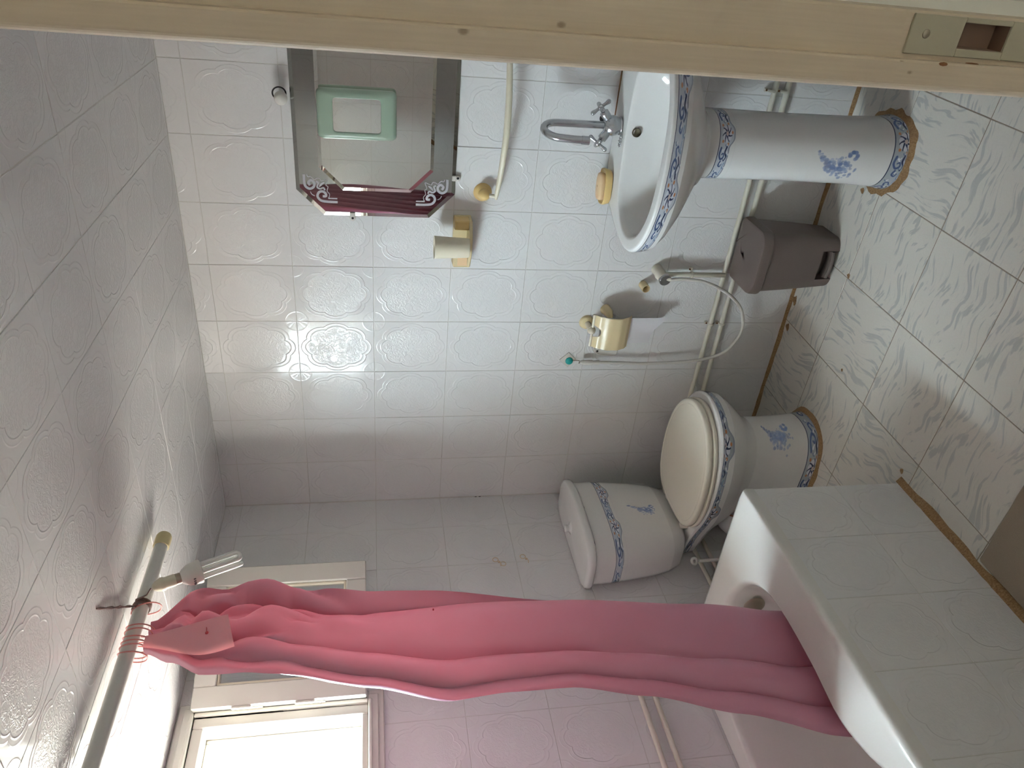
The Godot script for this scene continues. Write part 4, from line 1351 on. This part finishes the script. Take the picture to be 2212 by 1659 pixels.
func build_curtain() -> void:
	var rx := 0.582
	var ry := 2.055
	# rod
	var rod := thing("curtain_rod", "white plastic pipe used as shower curtain rod under the ceiling", "curtain rod", Vector3(rx, ry, 0.0))
	obj("pipe", MB.new().tube([Vector3(0, 0, 0.795), Vector3(0, 0, 1.6), Vector3(0, 0, RZ - 0.001)], 0.0165, 24), M.rod, rod)
	obj("end_cap", MB.new().tube([Vector3(0, 0, 0.758), Vector3(0, 0, 0.764), Vector3(0, 0, 0.768), Vector3(0, 0, 0.798), Vector3(0, 0, 0.800)], [0.0165, 0.019, 0.0195, 0.0195, 0.018], 24), M.cap, rod)
	# rings
	var zz := [1.010, 1.052, 1.066, 1.080, 1.094, 1.108, 1.122]
	for k in zz.size():
		var z: float = zz[k]
		var path := []
		for j in 25:
			var a := TAU * j / 24.0
			path.append(Vector3(sin(a) * (0.019 + 0.003 * (1.0 - cos(a))), -0.012 + cos(a) * 0.031, 0.010 * sin(a * 0.5) * (1.0 if k else -1.6)))
		var o := obj("curtain_ring", MB.new().tube(path, 0.0016, 8, false), M.ring, self, Vector3(rx, ry - 0.0005, z))
		o.rotation.y = 0.12 * (k % 3 - 1)
		var lab: String = ["lone pink curtain ring nearest the wrapped lamp wire", "first of the bunched pink curtain rings, counted from the lamp", "second of the bunched pink curtain rings, counted from the lamp", "third of the bunched pink curtain rings, counted from the lamp", "fourth of the bunched pink curtain rings, counted from the lamp", "fifth of the bunched pink curtain rings, counted from the lamp", "last of the bunched pink curtain rings, nearest the window"][k]
		tag(o, lab, "curtain ring", "curtain rings on the rod")
	# curtain sheet
	var c := thing("shower_curtain", "pink vinyl shower curtain bunched together and hanging into the bathtub", "shower curtain", Vector3.ZERO)
	var nz := FastNoiseLite.new()
	nz.seed = 3
	nz.frequency = 1.0
	nz.fractal_octaves = 2
	var rows := []
	var nr := 110
	var ncol := 240
	for i in nr:
		var y := lerpf(2.022, 0.30, pow(i / float(nr - 1), 1.05))
		var row := PackedVector3Array()
		for j in ncol:
			row.append(curtain_at(j / float(ncol - 1), y, nz))
		rows.append(row)
	obj("sheet", MB.new().grid(rows), M.curtain, c)
	var c2 := thing("shower_curtain", "second pink shower curtain panel, seen only reflected in the wall mirror", "shower curtain", Vector3.ZERO)
	var rows2 := []
	for i in 50:
		var y := lerpf(2.022, 0.30, i / 49.0)
		var row := PackedVector3Array()
		for j in 150:
			var s := j / 149.0
			var w := lerpf(0.14, 0.215, smoothstep(2.02, 1.6, y))
			row.append(Vector3(0.528 + 0.052 * (y - 0.5) / 1.55 + 0.022 * cos(TAU * (s * 6.0 + 0.3 * sin(y * 2.0))), y, 1.915 + (s - 0.5) * 2.0 * w + 0.03 * sin(TAU * s * 6.0)))
		rows2.append(row)
	obj("sheet", MB.new().grid(rows2), M.curtain, c2)
	# clear pocket at the top with a printed note
	rows = []
	for i in 20:
		var k := i / 19.0
		var row := PackedVector3Array()
		for j in 14:
			var m := j / 13.0
			var top := Vector3(0.604, 2.020, lerpf(1.094, 1.124, m))
			var low := Vector3(0.664, lerpf(1.838, 1.812, m), lerpf(1.108, 1.196, m))
			var p := top.lerp(low, k)
			p.z += 0.012 * sin(PI * k) * m
			p.x += 0.010 * sin(m * 5.0 + k * 2.0) * k + 0.006 * sin(k * 7.0) * m
			row.append(p)
		rows.append(row)
	obj("clear_pocket", MB.new().grid(rows), M.pocket, c)
	var npos: Vector3 = rows[14][4]
	obj("printed_note", MB.new().ball(npos + Vector3(0.003, 0.0, 0.006), Vector3(0.0008, 0.0036, 0.0045), 10).tube([npos + Vector3(0.003, 0.001, 0.002), npos + Vector3(0.003, 0.004, -0.016)], 0.0010, 6), M.red_print, c)
	obj("ink_dot", MB.new().ball(curtain_at(0.26, 1.385, nz) + Vector3(0.004, 0, 0), Vector3(0.004, 0.002, 0.002), 8), M.red_print, c)


func build_lamp() -> void:
	var a := Vector3(0.625, 2.030, 0.974)
	var tip := Vector3(0.622, 1.840, 0.886)
	var d := (tip - a).normalized()
	var t := thing("hanging_lamp", "unlit white compact fluorescent bulb hanging askew by its wires from the rod", "lamp", a)
	var sx := d.cross(Vector3.RIGHT).normalized()
	var bs := Basis(sx.cross(d).normalized(), d, sx).orthonormalized()
	obj("lamp_holder", MB.new().lathe([[0.0, 0.0], [0.006, 0.001], [0.012, 0.008], [0.0155, 0.018], [0.0165, 0.020], [0.0165, 0.026], [0.0145, 0.028], [0.0145, 0.050], [0.013, 0.052]], 24, Vector3.ZERO, bs), M.bakelite, t)
	obj("bulb_collar", MB.new().lathe([[0.0125, 0.048], [0.0135, 0.050], [0.0135, 0.062], [0.0125, 0.064]], 20, Vector3.ZERO, bs), M.dull, t)
	obj("bulb_base", MB.new().lathe([[0.012, 0.062], [0.018, 0.068], [0.0255, 0.080], [0.0275, 0.092], [0.0275, 0.100], [0.0285, 0.101], [0.0285, 0.108], [0.026, 0.110], [0.0, 0.110]], 28, Vector3.ZERO, bs), M.white, t)
	for k in 3:
		var an := TAU * k / 3.0 + 0.4
		var o := Vector3(cos(an), 0, sin(an)) * 0.0145
		var tg := Vector3(-sin(an), 0, cos(an)) * 0.0085
		var path := [bs * (o + tg + Vector3(0, 0.108, 0)), bs * (o + tg + Vector3(0, 0.150, 0)), bs * (o + tg + Vector3(0, 0.192, 0))]
		for j in 5:
			var q := PI * (j + 1) / 6.0
			path.append(bs * (o + tg * cos(q) + Vector3(0, 0.192 + sin(q) * 0.0085, 0)))
		path.append_array([bs * (o - tg + Vector3(0, 0.192, 0)), bs * (o - tg + Vector3(0, 0.150, 0)), bs * (o - tg + Vector3(0, 0.108, 0))])
		obj("glass_tube", MB.new().tube(path, 0.0058, 12), M.clear_glass, t)
	var ib := MB.new()
	for k in 4:
		ib.box(bs * (Vector3(-0.012 + k * 0.006, 0.090 + 0.001 * (k % 2), 0).normalized() * 0.0 + Vector3(-0.010 + k * 0.006, 0.089, sqrt(0.0276 * 0.0276 - pow(-0.010 + k * 0.006, 2)))), Vector3(0.0035, 0.005, 0.0006), 0.0001, bs)
	var pr := obj("printed_mark", ib, M.ink, t)
	pr.set_meta("kind", "stuff")
	# twisted wires: ceiling hole, two turns round the rod, lamp
	var hole := Vector3(0.744, RY, 1.133) - a
	var wrap := Vector3(0.582, 2.055, 0.998) - a
	for s in [0.0, 1.0]:
		var path := []
		for k in 12:
			var m := k / 11.0
			var p := hole.lerp(wrap + Vector3(0.017, 0.006, 0.004), m)
			p += Vector3(0, cos(m * 14.0 + s * PI) * 0.003, sin(m * 14.0 + s * PI) * 0.003) * (1.0 - absf(m - 0.5))
			path.append(p)
		for k in 30:
			var q := TAU * k / 14.0 + 0.3
			path.append(wrap + Vector3(cos(q) * 0.0195, sin(q) * 0.0195, -0.0006 * k + s * 0.004))
		path.append(Vector3(-0.010, 0.010, 0.012))
		path.append(Vector3(0.0, 0.002, 0.001))
		obj("wire", MB.new().tube(path, 0.0016, 8), M.wire, t)


func build_pipes() -> void:
	# two water pipes low on the north wall, turning the corner along the west wall
	for k in 2:
		var y: float = [0.300, 0.258][k]
		var t := thing("water_pipe", ["upper white water pipe running low along the basin wall", "lower white water pipe running low along the basin wall"][k], "pipe", Vector3.ZERO, "water pipes")
		var yw: float = [0.318, 0.266][k]
		var zr: float = [0.760, 0.785][k]
		obj("pipe", MB.new().tube([Vector3(RX - 0.001, y - 0.012, 0.016), Vector3(1.0, y, 0.016), Vector3(0.0265, yw - 0.002, 0.016)], 0.0085, 12), M.pipe, t)
		var tw := thing("water_pipe", ["upper white water pipe on the window wall behind toilet and bathtub", "lower white water pipe on the window wall behind toilet and bathtub"][k], "pipe", Vector3.ZERO, "water pipes")
		obj("pipe", MB.new().tube([Vector3(0.026, yw - 0.001, 0.016), Vector3(0.019, yw, 0.020), Vector3(0.016, yw, 0.034), Vector3(0.016, yw, 0.5), Vector3(0.016, yw, zr - 0.02), Vector3(0.016, yw + 0.006, zr - 0.006), Vector3(0.016, yw + 0.02, zr), Vector3(0.016, [0.700, 0.655][k], zr + 0.01), Vector3(0.016, [0.716, 0.672][k], zr + 0.02), Vector3(0.016, [0.722, 0.678][k], zr + 0.04), Vector3(0.016, [0.722, 0.674][k], RZ - 0.001)], 0.0085, 12), M.pipe, tw)
		for x in [0.806, 1.62]:
			var cl := obj("clip", MB.new().torus(Vector3(x, y + 0.001, 0.016), 0.0098, 0.0024, Basis(Vector3.BACK, PI / 2), 16, 6, 2.0).box(Vector3(x, y + 0.015, 0.004), Vector3(0.010, 0.012, 0.008), 0.001), M.pipe, t)
			obj("nail", MB.new().ball(Vector3(x, y + 0.016, 0.010), Vector3(0.003, 0.003, 0.003), 8), M.rust, cl)
	# riser, angle valve and bidet hose
	var v := thing("angle_valve", "white riser pipe with angle valve and chrome knob left of bin", "valve", Vector3(1.004, 0.30, 0.0))
	obj("riser", MB.new().tube([Vector3(0, 0.0, 0.024), Vector3(0, 0.235, 0.024)], 0.0085, 12), M.pipe, v)
	var cl := obj("clip", MB.new().torus(Vector3(0, 0.125, 0.024), 0.010, 0.0026, Basis.IDENTITY, 16, 6, 2.0).box(Vector3(0.016, 0.125, 0.008), Vector3(0.012, 0.010, 0.016), 0.002), M.pipe, v)
	obj("nail", MB.new().ball(Vector3(0.016, 0.131, 0.014), Vector3(0.003, 0.003, 0.004), 8), M.rust, cl)
	obj("valve_body", MB.new().tube([Vector3(0.010, 0.248, 0.0005), Vector3(0.008, 0.246, 0.018), Vector3(0.003, 0.243, 0.030), Vector3(-0.003, 0.237, 0.041)], [0.020, 0.0185, 0.021, 0.018], 18).tube([Vector3(0, 0.228, 0.024), Vector3(0, 0.244, 0.024)], [0.013, 0.012], 14).tube([Vector3(-0.002, 0.236, 0.042), Vector3(-0.006, 0.210, 0.050)], [0.010, 0.009], 14), M.pipe, v)
	var kd := Vector3(-0.22, -0.10, 1.0).normalized()
	var kb := Basis(kd.cross(Vector3.UP).normalized(), kd, kd.cross(Vector3.UP).normalized().cross(kd)).orthonormalized()
	obj("knob", MB.new().lathe([[0.013, -0.004], [0.0205, 0.0], [0.0215, 0.004], [0.0215, 0.012], [0.0205, 0.014], [0.0182, 0.0142], [0.0170, 0.0130], [0.0, 0.0132]], 28, Vector3(-0.007, 0.231, 0.041), kb), M.chrome, v)
	var h := thing("bidet_hose", "thin white bidet hose looping from angle valve up to the wall hook", "hose", Vector3.ZERO)
	var hp := curve([Vector3(0.996, 0.512, 0.052), Vector3(1.000, 0.460, 0.054), Vector3(0.992, 0.385, 0.058), Vector3(0.955, 0.298, 0.062), Vector3(0.900, 0.232, 0.062), Vector3(0.843, 0.203, 0.058), Vector3(0.800, 0.196, 0.055), Vector3(0.756, 0.203, 0.050), Vector3(0.697, 0.242, 0.045), Vector3(0.663, 0.345, 0.040), Vector3(0.648, 0.523, 0.032), Vector3(0.650, 0.640, 0.028), Vector3(0.650, 0.715, 0.026)], 8)
	obj("hose", MB.new().tube(hp, 0.0058, 12), M.white, h)
	obj("nozzle", MB.new().tube([Vector3(0.650, 0.705, 0.026), Vector3(0.650, 0.718, 0.026), Vector3(0.650, 0.7185, 0.026), Vector3(0.650, 0.730, 0.026), Vector3(0.650, 0.731, 0.026), Vector3(0.650, 0.745, 0.026), Vector3(0.650, 0.770, 0.024), Vector3(0.650, 0.780, 0.023)], [0.0085, 0.0085, 0.0075, 0.0075, 0.0098, 0.0105, 0.0085, 0.004], 14), M.white, h)
	# adhesive hook it hangs from
	var k := thing("adhesive_hook", "white diamond wall hook with teal disc above the bidet hose", "hook", Vector3(0.648, 0.818, 0.0))
	obj("backing", MB.new().box(Vector3(0, 0, 0.002), Vector3(0.046, 0.046, 0.004), 0.0012, Basis(Vector3.BACK, PI / 4)), M.white, k)
	obj("teal_disc", MB.new().lathe([[0.0135, 0.0], [0.0145, 0.003], [0.0135, 0.0065], [0.0, 0.0075]], 24, Vector3(-0.002, -0.004, 0.004), Basis(Vector3.RIGHT, PI / 2)), M.teal, k)
	obj("wire_hook", MB.new().tube(curve([Vector3(-0.001, -0.016, 0.006), Vector3(0.0, -0.028, 0.007), Vector3(0.002, -0.040, 0.014), Vector3(0.002, -0.042, 0.024), Vector3(0.002, -0.034, 0.030)], 6), 0.0016, 8), M.dull, k)


func build_bin() -> void:
	var t := thing("pedal_bin", "brown plastic pedal bin standing on floor between basin and toilet", "bin", Vector3(1.116, 0.0, 0.101))
	# outline: flat back, rounded front corners
	var O := func(hw: float, zb: float, zf: float, y: float) -> PackedVector3Array:
		var r := PackedVector3Array()
		var rd := hw * 0.52
		for k in 8:
			var a := PI / 2 * k / 7.0
			r.append(Vector3(hw - rd + cos(a) * rd, y, zf - rd * 0.75 + sin(a) * rd * 0.75 - 0.0))
		for k in range(7, -1, -1):
			var a := PI / 2 * k / 7.0
			r.append(Vector3(-hw + rd - cos(a) * rd, y, zf - rd * 0.75 + sin(a) * rd * 0.75))
		r.append(Vector3(-hw, y, zb + 0.012))
		r.append(Vector3(-hw + 0.012, y, zb))
		r.append(Vector3(hw - 0.012, y, zb))
		r.append(Vector3(hw, y, zb + 0.012))
		return r
	var b := MB.new()
	# lower part with the pedal recess: two cheeks and a back block
	var yb := 0.062
	var nw := 0.050
	var cheek := func(s: float) -> void:
		var rows := []
		for lv in [[0.0, 0.0872], [0.003, 0.0885], [yb, 0.0925]]:
			var full: PackedVector3Array = O.call(lv[1], -0.068, 0.078 + 0.10 * lv[0], lv[0])
			var r := PackedVector3Array()
			var src := range(0, 8) if s > 0 else range(15, 7, -1)
			for k in src:
				if absf(full[k].x) > nw:
					r.append(full[k])
			r.append(Vector3(s * nw, lv[0], full[7].z))
			r.append(Vector3(s * nw, lv[0], full[7].z - 0.045))
			r.append(Vector3(s * lv[1], lv[0], full[7].z - 0.045))
			rows.append(r)
		var mn := 99
		for r in rows:
			mn = mini(mn, r.size())
		for i in rows.size():
			while rows[i].size() > mn:
				rows[i].remove_at(0)
		b.facets(rows)
	cheek.call(1.0)
	cheek.call(-1.0)
	var back := []
	for lv in [[0.0, 0.0872], [yb, 0.0925]]:
		var zf: float = 0.078 + 0.10 * lv[0] - 0.044
		back.append(PackedVector3Array([Vector3(lv[1], lv[0], zf), Vector3(-lv[1], lv[0], zf), Vector3(-lv[1], lv[0], -0.056), Vector3(-lv[1] + 0.012, lv[0], -0.068), Vector3(lv[1] - 0.012, lv[0], -0.068), Vector3(lv[1], lv[0], -0.056)]))
	b.facets(back)
	obj("base", b, M.bin, t)
	b = MB.new()
	b.grid([O.call(0.0925, -0.068, 0.0842, yb), O.call(0.0985, -0.070, 0.0945, 0.16), O.call(0.1035, -0.0715, 0.1030, 0.262)], true)
	b.cap(O.call(0.0925, -0.068, 0.0842, yb), Vector3.DOWN)
	b.cap(O.call(0.1035, -0.0715, 0.1030, 0.262), Vector3.UP)
	obj("body", b, M.bin, t)
	# lid: overhanging rim, flat top stepping down towards the back
	b = MB.new()
	b.grid([O.call(0.1035, -0.0715, 0.103, 0.256), O.call(0.1095, -0.073, 0.1095, 0.257), O.call(0.1105, -0.0735, 0.111, 0.262), O.call(0.1095, -0.0735, 0.110, 0.282), O.call(0.107, -0.072, 0.107, 0.290), O.call(0.107, -0.072, 0.107, 0.290), O.call(0.100, -0.067, 0.099, 0.294), O.call(0.06, -0.045, 0.06, 0.298), O.call(0.01, -0.01, 0.01, 0.299)], true)
	var lid := obj("lid", b, M.bin, t)
	obj("lid_ridge", MB.new().tube([Vector3(0.104, 0.291, 0.02), Vector3(0.06, 0.2975, -0.02), Vector3(0.035, 0.2985, -0.05), Vector3(0.02, 0.2965, -0.066)], 0.0016, 8), M.bin, lid)
	# pedal
	var rows := []
	for i in 3:
		var r := PackedVector3Array()
		for k in 9:
			var m := k / 8.0 * 2.0 - 1.0
			r.append(Vector3(m * 0.046, 0.022 + [0.0, 0.010, 0.0][i], 0.086 - 0.010 * m * m - [0.0, 0.004, 0.034][i]))
		rows.append(r)
	obj("pedal", MB.new().grid(rows).tube([Vector3(-0.044, 0.021, 0.076), Vector3(-0.02, 0.021, 0.084), Vector3(0.02, 0.021, 0.084), Vector3(0.044, 0.021, 0.076)], 0.007, 10), M.bin, t)


func build_wall_things() -> void:
	# towel rail
	var t := thing("towel_rail", "cream plastic towel rail bowed outwards below the mirror", "towel rail", Vector3(0, 1.176, 0))
	for s in [0, 1]:
		var x: float = [1.264, 1.736][s]
		var mo := obj("mount", MB.new().lathe([[0.0, 0.012], [0.018, 0.012], [0.026, 0.008], [0.0295, 0.0]], 28, Vector3(x, 0, 0.0), Basis(Vector3.RIGHT, PI / 2)), M.yellow, t)
		obj("ball", MB.new().ball(Vector3(x, -0.002, 0.024), Vector3(0.0180, 0.0180, 0.020), 20).torus(Vector3(x, -0.002, 0.024), 0.0180, 0.0020, Basis(Vector3.RIGHT, PI / 2), 24, 6), M.yellow, mo)
		obj("arm", MB.new().tube([Vector3(x, -0.014, 0.030), Vector3(x, -0.036, 0.036)], [0.0062, 0.0058], 10), M.cream_pale, mo)
	var path := []
	var rad := []
	for k in 41:
		var m := k / 40.0
		path.append(Vector3(lerpf(1.256, 1.744, m), -0.038 - 0.008 * sin(PI * m), 0.034 + 0.050 * sin(PI * m)))
		rad.append(0.0068 + 0.0062 * sqrt(sin(PI * m)))
	obj("bar", MB.new().tube(path, rad, 18, true, 0.75), M.cream_pale, t)

	# tumbler holder and tumbler
	var h := thing("tumbler_holder", "cream plastic tumbler holder fixed to wall left of the towel rail", "tumbler holder", Vector3(1.108, 1.208, 0.0))
	var prof := []
	for k in 13:
		var m := k / 12.0
		prof.append(Vector2(lerpf(-0.078, 0.078, m), 0.050 + 0.030 * sin(PI * m)))
	var rows := []
	for lv in [[0.0, 0.96], [0.003, 1.0], [0.009, 1.0], [0.011, 0.97]]:
		var r := PackedVector3Array()
		for p in prof:
			r.append(Vector3(p.x * lv[1], lv[0], p.y * lv[1]))
		r.append(Vector3(0.078 * lv[1], lv[0], 0.0005))
		r.append(Vector3(-0.078 * lv[1], lv[0], 0.0005))
		rows.append(r)
	obj("shelf", MB.new().facets(rows), M.cream, h)
	obj("back_plate", MB.new().box(Vector3(0, 0.028, 0.004), Vector3(0.160, 0.056, 0.008), 0.002), M.cream, h)
	obj("end_bracket", MB.new().box(Vector3(0.062, 0.028, 0.026), Vector3(0.030, 0.056, 0.050), 0.003), M.yellow, h)
	var lp := obj("end_bracket", MB.new().box(Vector3(-0.056, 0.028, 0.026), Vector3(0.046, 0.056, 0.050), 0.003), M.cream, h)
	obj("raised_panel", MB.new().box(Vector3(-0.056, 0.025, 0.0515), Vector3(0.032, 0.034, 0.002), 0.0008), M.soap, lp)
	var c := thing("tumbler", "pale cream plastic tumbler standing in the wall holder", "tumbler", Vector3(1.112, 1.2195, 0.088))
	obj("cup", MB.new().lathe([[0.0, 0.0], [0.028, 0.0], [0.030, 0.003], [0.0355, 0.108], [0.0360, 0.110], [0.0345, 0.110], [0.029, 0.006], [0.0, 0.005]], 32), M.cream_pale, c)

	# toilet-roll holder with the last of a roll
	var p := thing("toilet_roll_holder", "cream toilet roll holder with curved cover on the wall", "toilet roll holder", Vector3(0.800, 0.762, 0.0))
	var mo := obj("mount", MB.new().lathe([[0.0, 0.012], [0.018, 0.012], [0.024, 0.008], [0.027, 0.0]], 28, Vector3(0.004, 0.008, 0.0), Basis(Vector3.RIGHT, PI / 2)), M.cream, p)
	obj("ball", MB.new().ball(Vector3(0, 0.002, 0.056), Vector3(0.0135, 0.0135, 0.016), 20).tube([Vector3(0.003, 0.006, 0.008), Vector3(0, 0.002, 0.05)], 0.011, 14).torus(Vector3(0, 0.002, 0.054), 0.0140, 0.0015, Basis(Vector3.RIGHT, PI / 2), 24, 6), M.cream_pale, mo)
	obj("hinge_bar", MB.new().tube([Vector3(-0.062, 0.0, 0.056), Vector3(0.062, 0.0, 0.056)], 0.0046, 10), M.cream_pale, p)
	var cp := curve([Vector2(-0.001, 0.058), Vector2(-0.022, 0.076), Vector2(-0.055, 0.090), Vector2(-0.090, 0.090), Vector2(-0.118, 0.078), Vector2(-0.134, 0.062)], 5)
	rows = []
	for side in 2:
		var part := []
		for k in cp.size():
			var m := k / float(cp.size() - 1)
			var r := PackedVector3Array()
			for j in 29:
				var qx := j / 28.0 * 2.0 - 1.0
				# a round notch under the ball
				var cut := 0.0
				if absf(qx) < 0.36:
					cut = 0.026 * sqrt(maxf(0.0, 1.0 - pow(qx / 0.36, 2)))
				var yy: float = cp[k].x - cut * maxf(0.0, 1.0 - m * 2.2)
				r.append(Vector3(qx * 0.062, yy, table([[-0.134, 0.062], [-0.118, 0.078], [-0.090, 0.090], [-0.055, 0.090], [-0.022, 0.076], [0.0, 0.058]], yy) - side * 0.0025))
			part.append(r)
		rows.append(part)
	var cv := MB.new()
	cv.grid(rows[0])
	cv.grid(rows[1], false, 0, 1, 0, 1, true)
	obj("cover", cv, M.cream, p)
	obj("roll_arm", MB.new().tube([Vector3(0.058, -0.052, 0.004), Vector3(0.058, -0.056, 0.034), Vector3(0.050, -0.058, 0.046), Vector3(-0.05, -0.058, 0.046)], [0.019, 0.017, 0.012, 0.012], 16), M.cream, p)
	var pa := thing("toilet_paper", "white toilet paper tail hanging out below the cream cover", "toilet paper", Vector3(0.800, 0.640, 0.0))
	rows = []
	for i in 16:
		var k := i / 15.0
		var r := PackedVector3Array()
		for j in 12:
			var m := j / 11.0
			var x := lerpf(-0.052, 0.050, m)
			var low := lerpf(0.100, 0.158, pow(m, 2.2))
			r.append(Vector3(x, 0.030 - k * (low + 0.03), 0.060 - 0.012 * k + 0.004 * sin(m * 6.0 + k * 3.0) * k))
		rows.append(r)
	obj("tail", MB.new().grid(rows), M.paper, pa)
	obj("roll", MB.new().lathe([[0.012, -0.05], [0.024, -0.05], [0.024, 0.05], [0.012, 0.05]], 24, Vector3(0.0, 0.064, 0.040), Basis(Vector3.BACK, PI / 2)), M.paper, pa)

	# open cream sleeve stuck out of the wall
	var s := thing("wall_sleeve", "short open cream plastic sleeve sticking out of wall beside the valve", "pipe sleeve", Vector3(0.955, 0.588, 0.0))
	var sd := Vector3(-0.10, -0.10, 1.0).normalized()
	var sb := Basis(sd.cross(Vector3.UP).normalized(), sd, sd.cross(Vector3.UP).normalized().cross(sd)).orthonormalized()
	obj("sleeve", MB.new().lathe([[0.0145, 0.0], [0.0145, 0.034], [0.0140, 0.035], [0.0125, 0.035], [0.0120, 0.034], [0.0120, 0.006]], 24, Vector3.ZERO, sb), M.cream, s)
	obj("plug", MB.new().lathe([[0.0118, 0.012], [0.0, 0.012]], 20, Vector3.ZERO, sb), M.rust, s)

	# small white wall bracket
	var w := thing("wall_bracket", "small white plastic wall bracket between roll holder and hose", "bracket", Vector3(0.688, 0.682, 0.0))
	w.rotation.z = -0.10
	var F := func(hw: float, hh: float, z: float) -> PackedVector3Array:
		var r := PackedVector3Array()
		for k in 40:
			var a := TAU * k / 40.0
			var pp := 3.4
			var q := 1.0 / pow(pow(absf(cos(a)) / hw, pp) + pow(absf(sin(a)) / hh, pp), 1.0 / pp)
			var yy := sin(a) * q
			r.append(Vector3(cos(a) * q * (1.0 - 0.40 * smoothstep(0.018, 0.05, yy)), yy, z))
		return r
	obj("shell", MB.new().grid([F.call(0.0165, 0.044, 0.0005), F.call(0.0175, 0.046, 0.004), F.call(0.0170, 0.045, 0.013), F.call(0.0150, 0.043, 0.016), F.call(0.0125, 0.038, 0.016), F.call(0.0115, 0.036, 0.0115), F.call(0.001, 0.003, 0.0110)], true), M.white, w)
	obj("screw", MB.new().lathe([[0.0, 0.001], [0.0035, 0.001], [0.004, 0.0]], 12, Vector3(0, 0.034, 0.015), Basis(Vector3.RIGHT, PI / 2)), M.black, w)


func build_small_things() -> void:
	# bath mat, rucked against the panel
	var t := thing("bath_mat", "brown fabric bath mat on floor rucked up against bathtub panel", "bath mat", Vector3(0.735, 0.0, 1.145))
	var rows := []
	var W := 0.52
	var L := 0.70
	var nz := FastNoiseLite.new()
	nz.seed = 8
	nz.frequency = 1.0
	var hgt := func(u: float, w: float) -> float:
		return 0.010 + 0.014 * exp(-pow((u - 0.06) / 0.05, 2)) * smoothstep(0.1, 0.3, w) * (0.6 + 0.5 * sin(w * 9.0)) + 0.003 * nz.get_noise_2d(u * 8.0, w * 8.0)
	var edge := []
	for i in 41:
		var w := i / 40.0
		var r := PackedVector3Array()
		for j in 33:
			var u := j / 32.0
			r.append(Vector3(u * W, hgt.call(u, w), w * L))
		rows.append(r)
	var b := MB.new()
	b.grid(rows)
	# rolled edges
	for q in [[0, false], [40, false], [0, true], [32, true]]:
		var path := []
		for k in (33 if not q[1] else 41):
			var pt: Vector3 = rows[q[0]][k] if not q[1] else rows[k][q[0]]
			path.append(Vector3(pt.x, pt.y - 0.0055, pt.z))
		b.tube(path, 0.0055, 8)
	obj("mat", b, M.mat_brown, t)
	for k in 2:
		obj("joint_chip", MB.new().ball(Vector3(0.001, 1.118 - 0.016 * k, 0.0015), Vector3(0.0014, 0.0052, 0.0014), 8), M.soot, get_node("wall_west"))
	# string bows tied on the west wall
	for k in 2:
		var y: float = [1.076, 0.972][k]
		var z: float = [0.366, 0.358][k]
		var s := thing("string_bow", ["cream string bow with two loops on window wall above cistern", "small single-loop string bow nearest above the toilet cistern"][k], "string bow", Vector3(0.004, y, z), "string bows on the window wall")
		obj("knot", MB.new().ball(Vector3(0, 0, 0), Vector3(0.004, 0.005, 0.004), 10), M.string, s)
		obj("loop", MB.new().torus(Vector3(0.001, 0.012, -0.011), 0.010, 0.0014, Basis(Vector3.RIGHT, -0.6) * Basis(Vector3.BACK, PI / 2), 20, 6), M.string, s)
		if k == 0:
			obj("loop", MB.new().torus(Vector3(0.001, -0.014, 0.011), 0.010, 0.0012, Basis(Vector3.RIGHT, -0.6) * Basis(Vector3.BACK, PI / 2), 20, 6), M.string, s)
		obj("tail", MB.new().tube([Vector3(0.001, 0, 0), Vector3(0.001, -0.006, 0.010), Vector3(0.0, -0.004, 0.020)], 0.0014, 6), M.string, s)
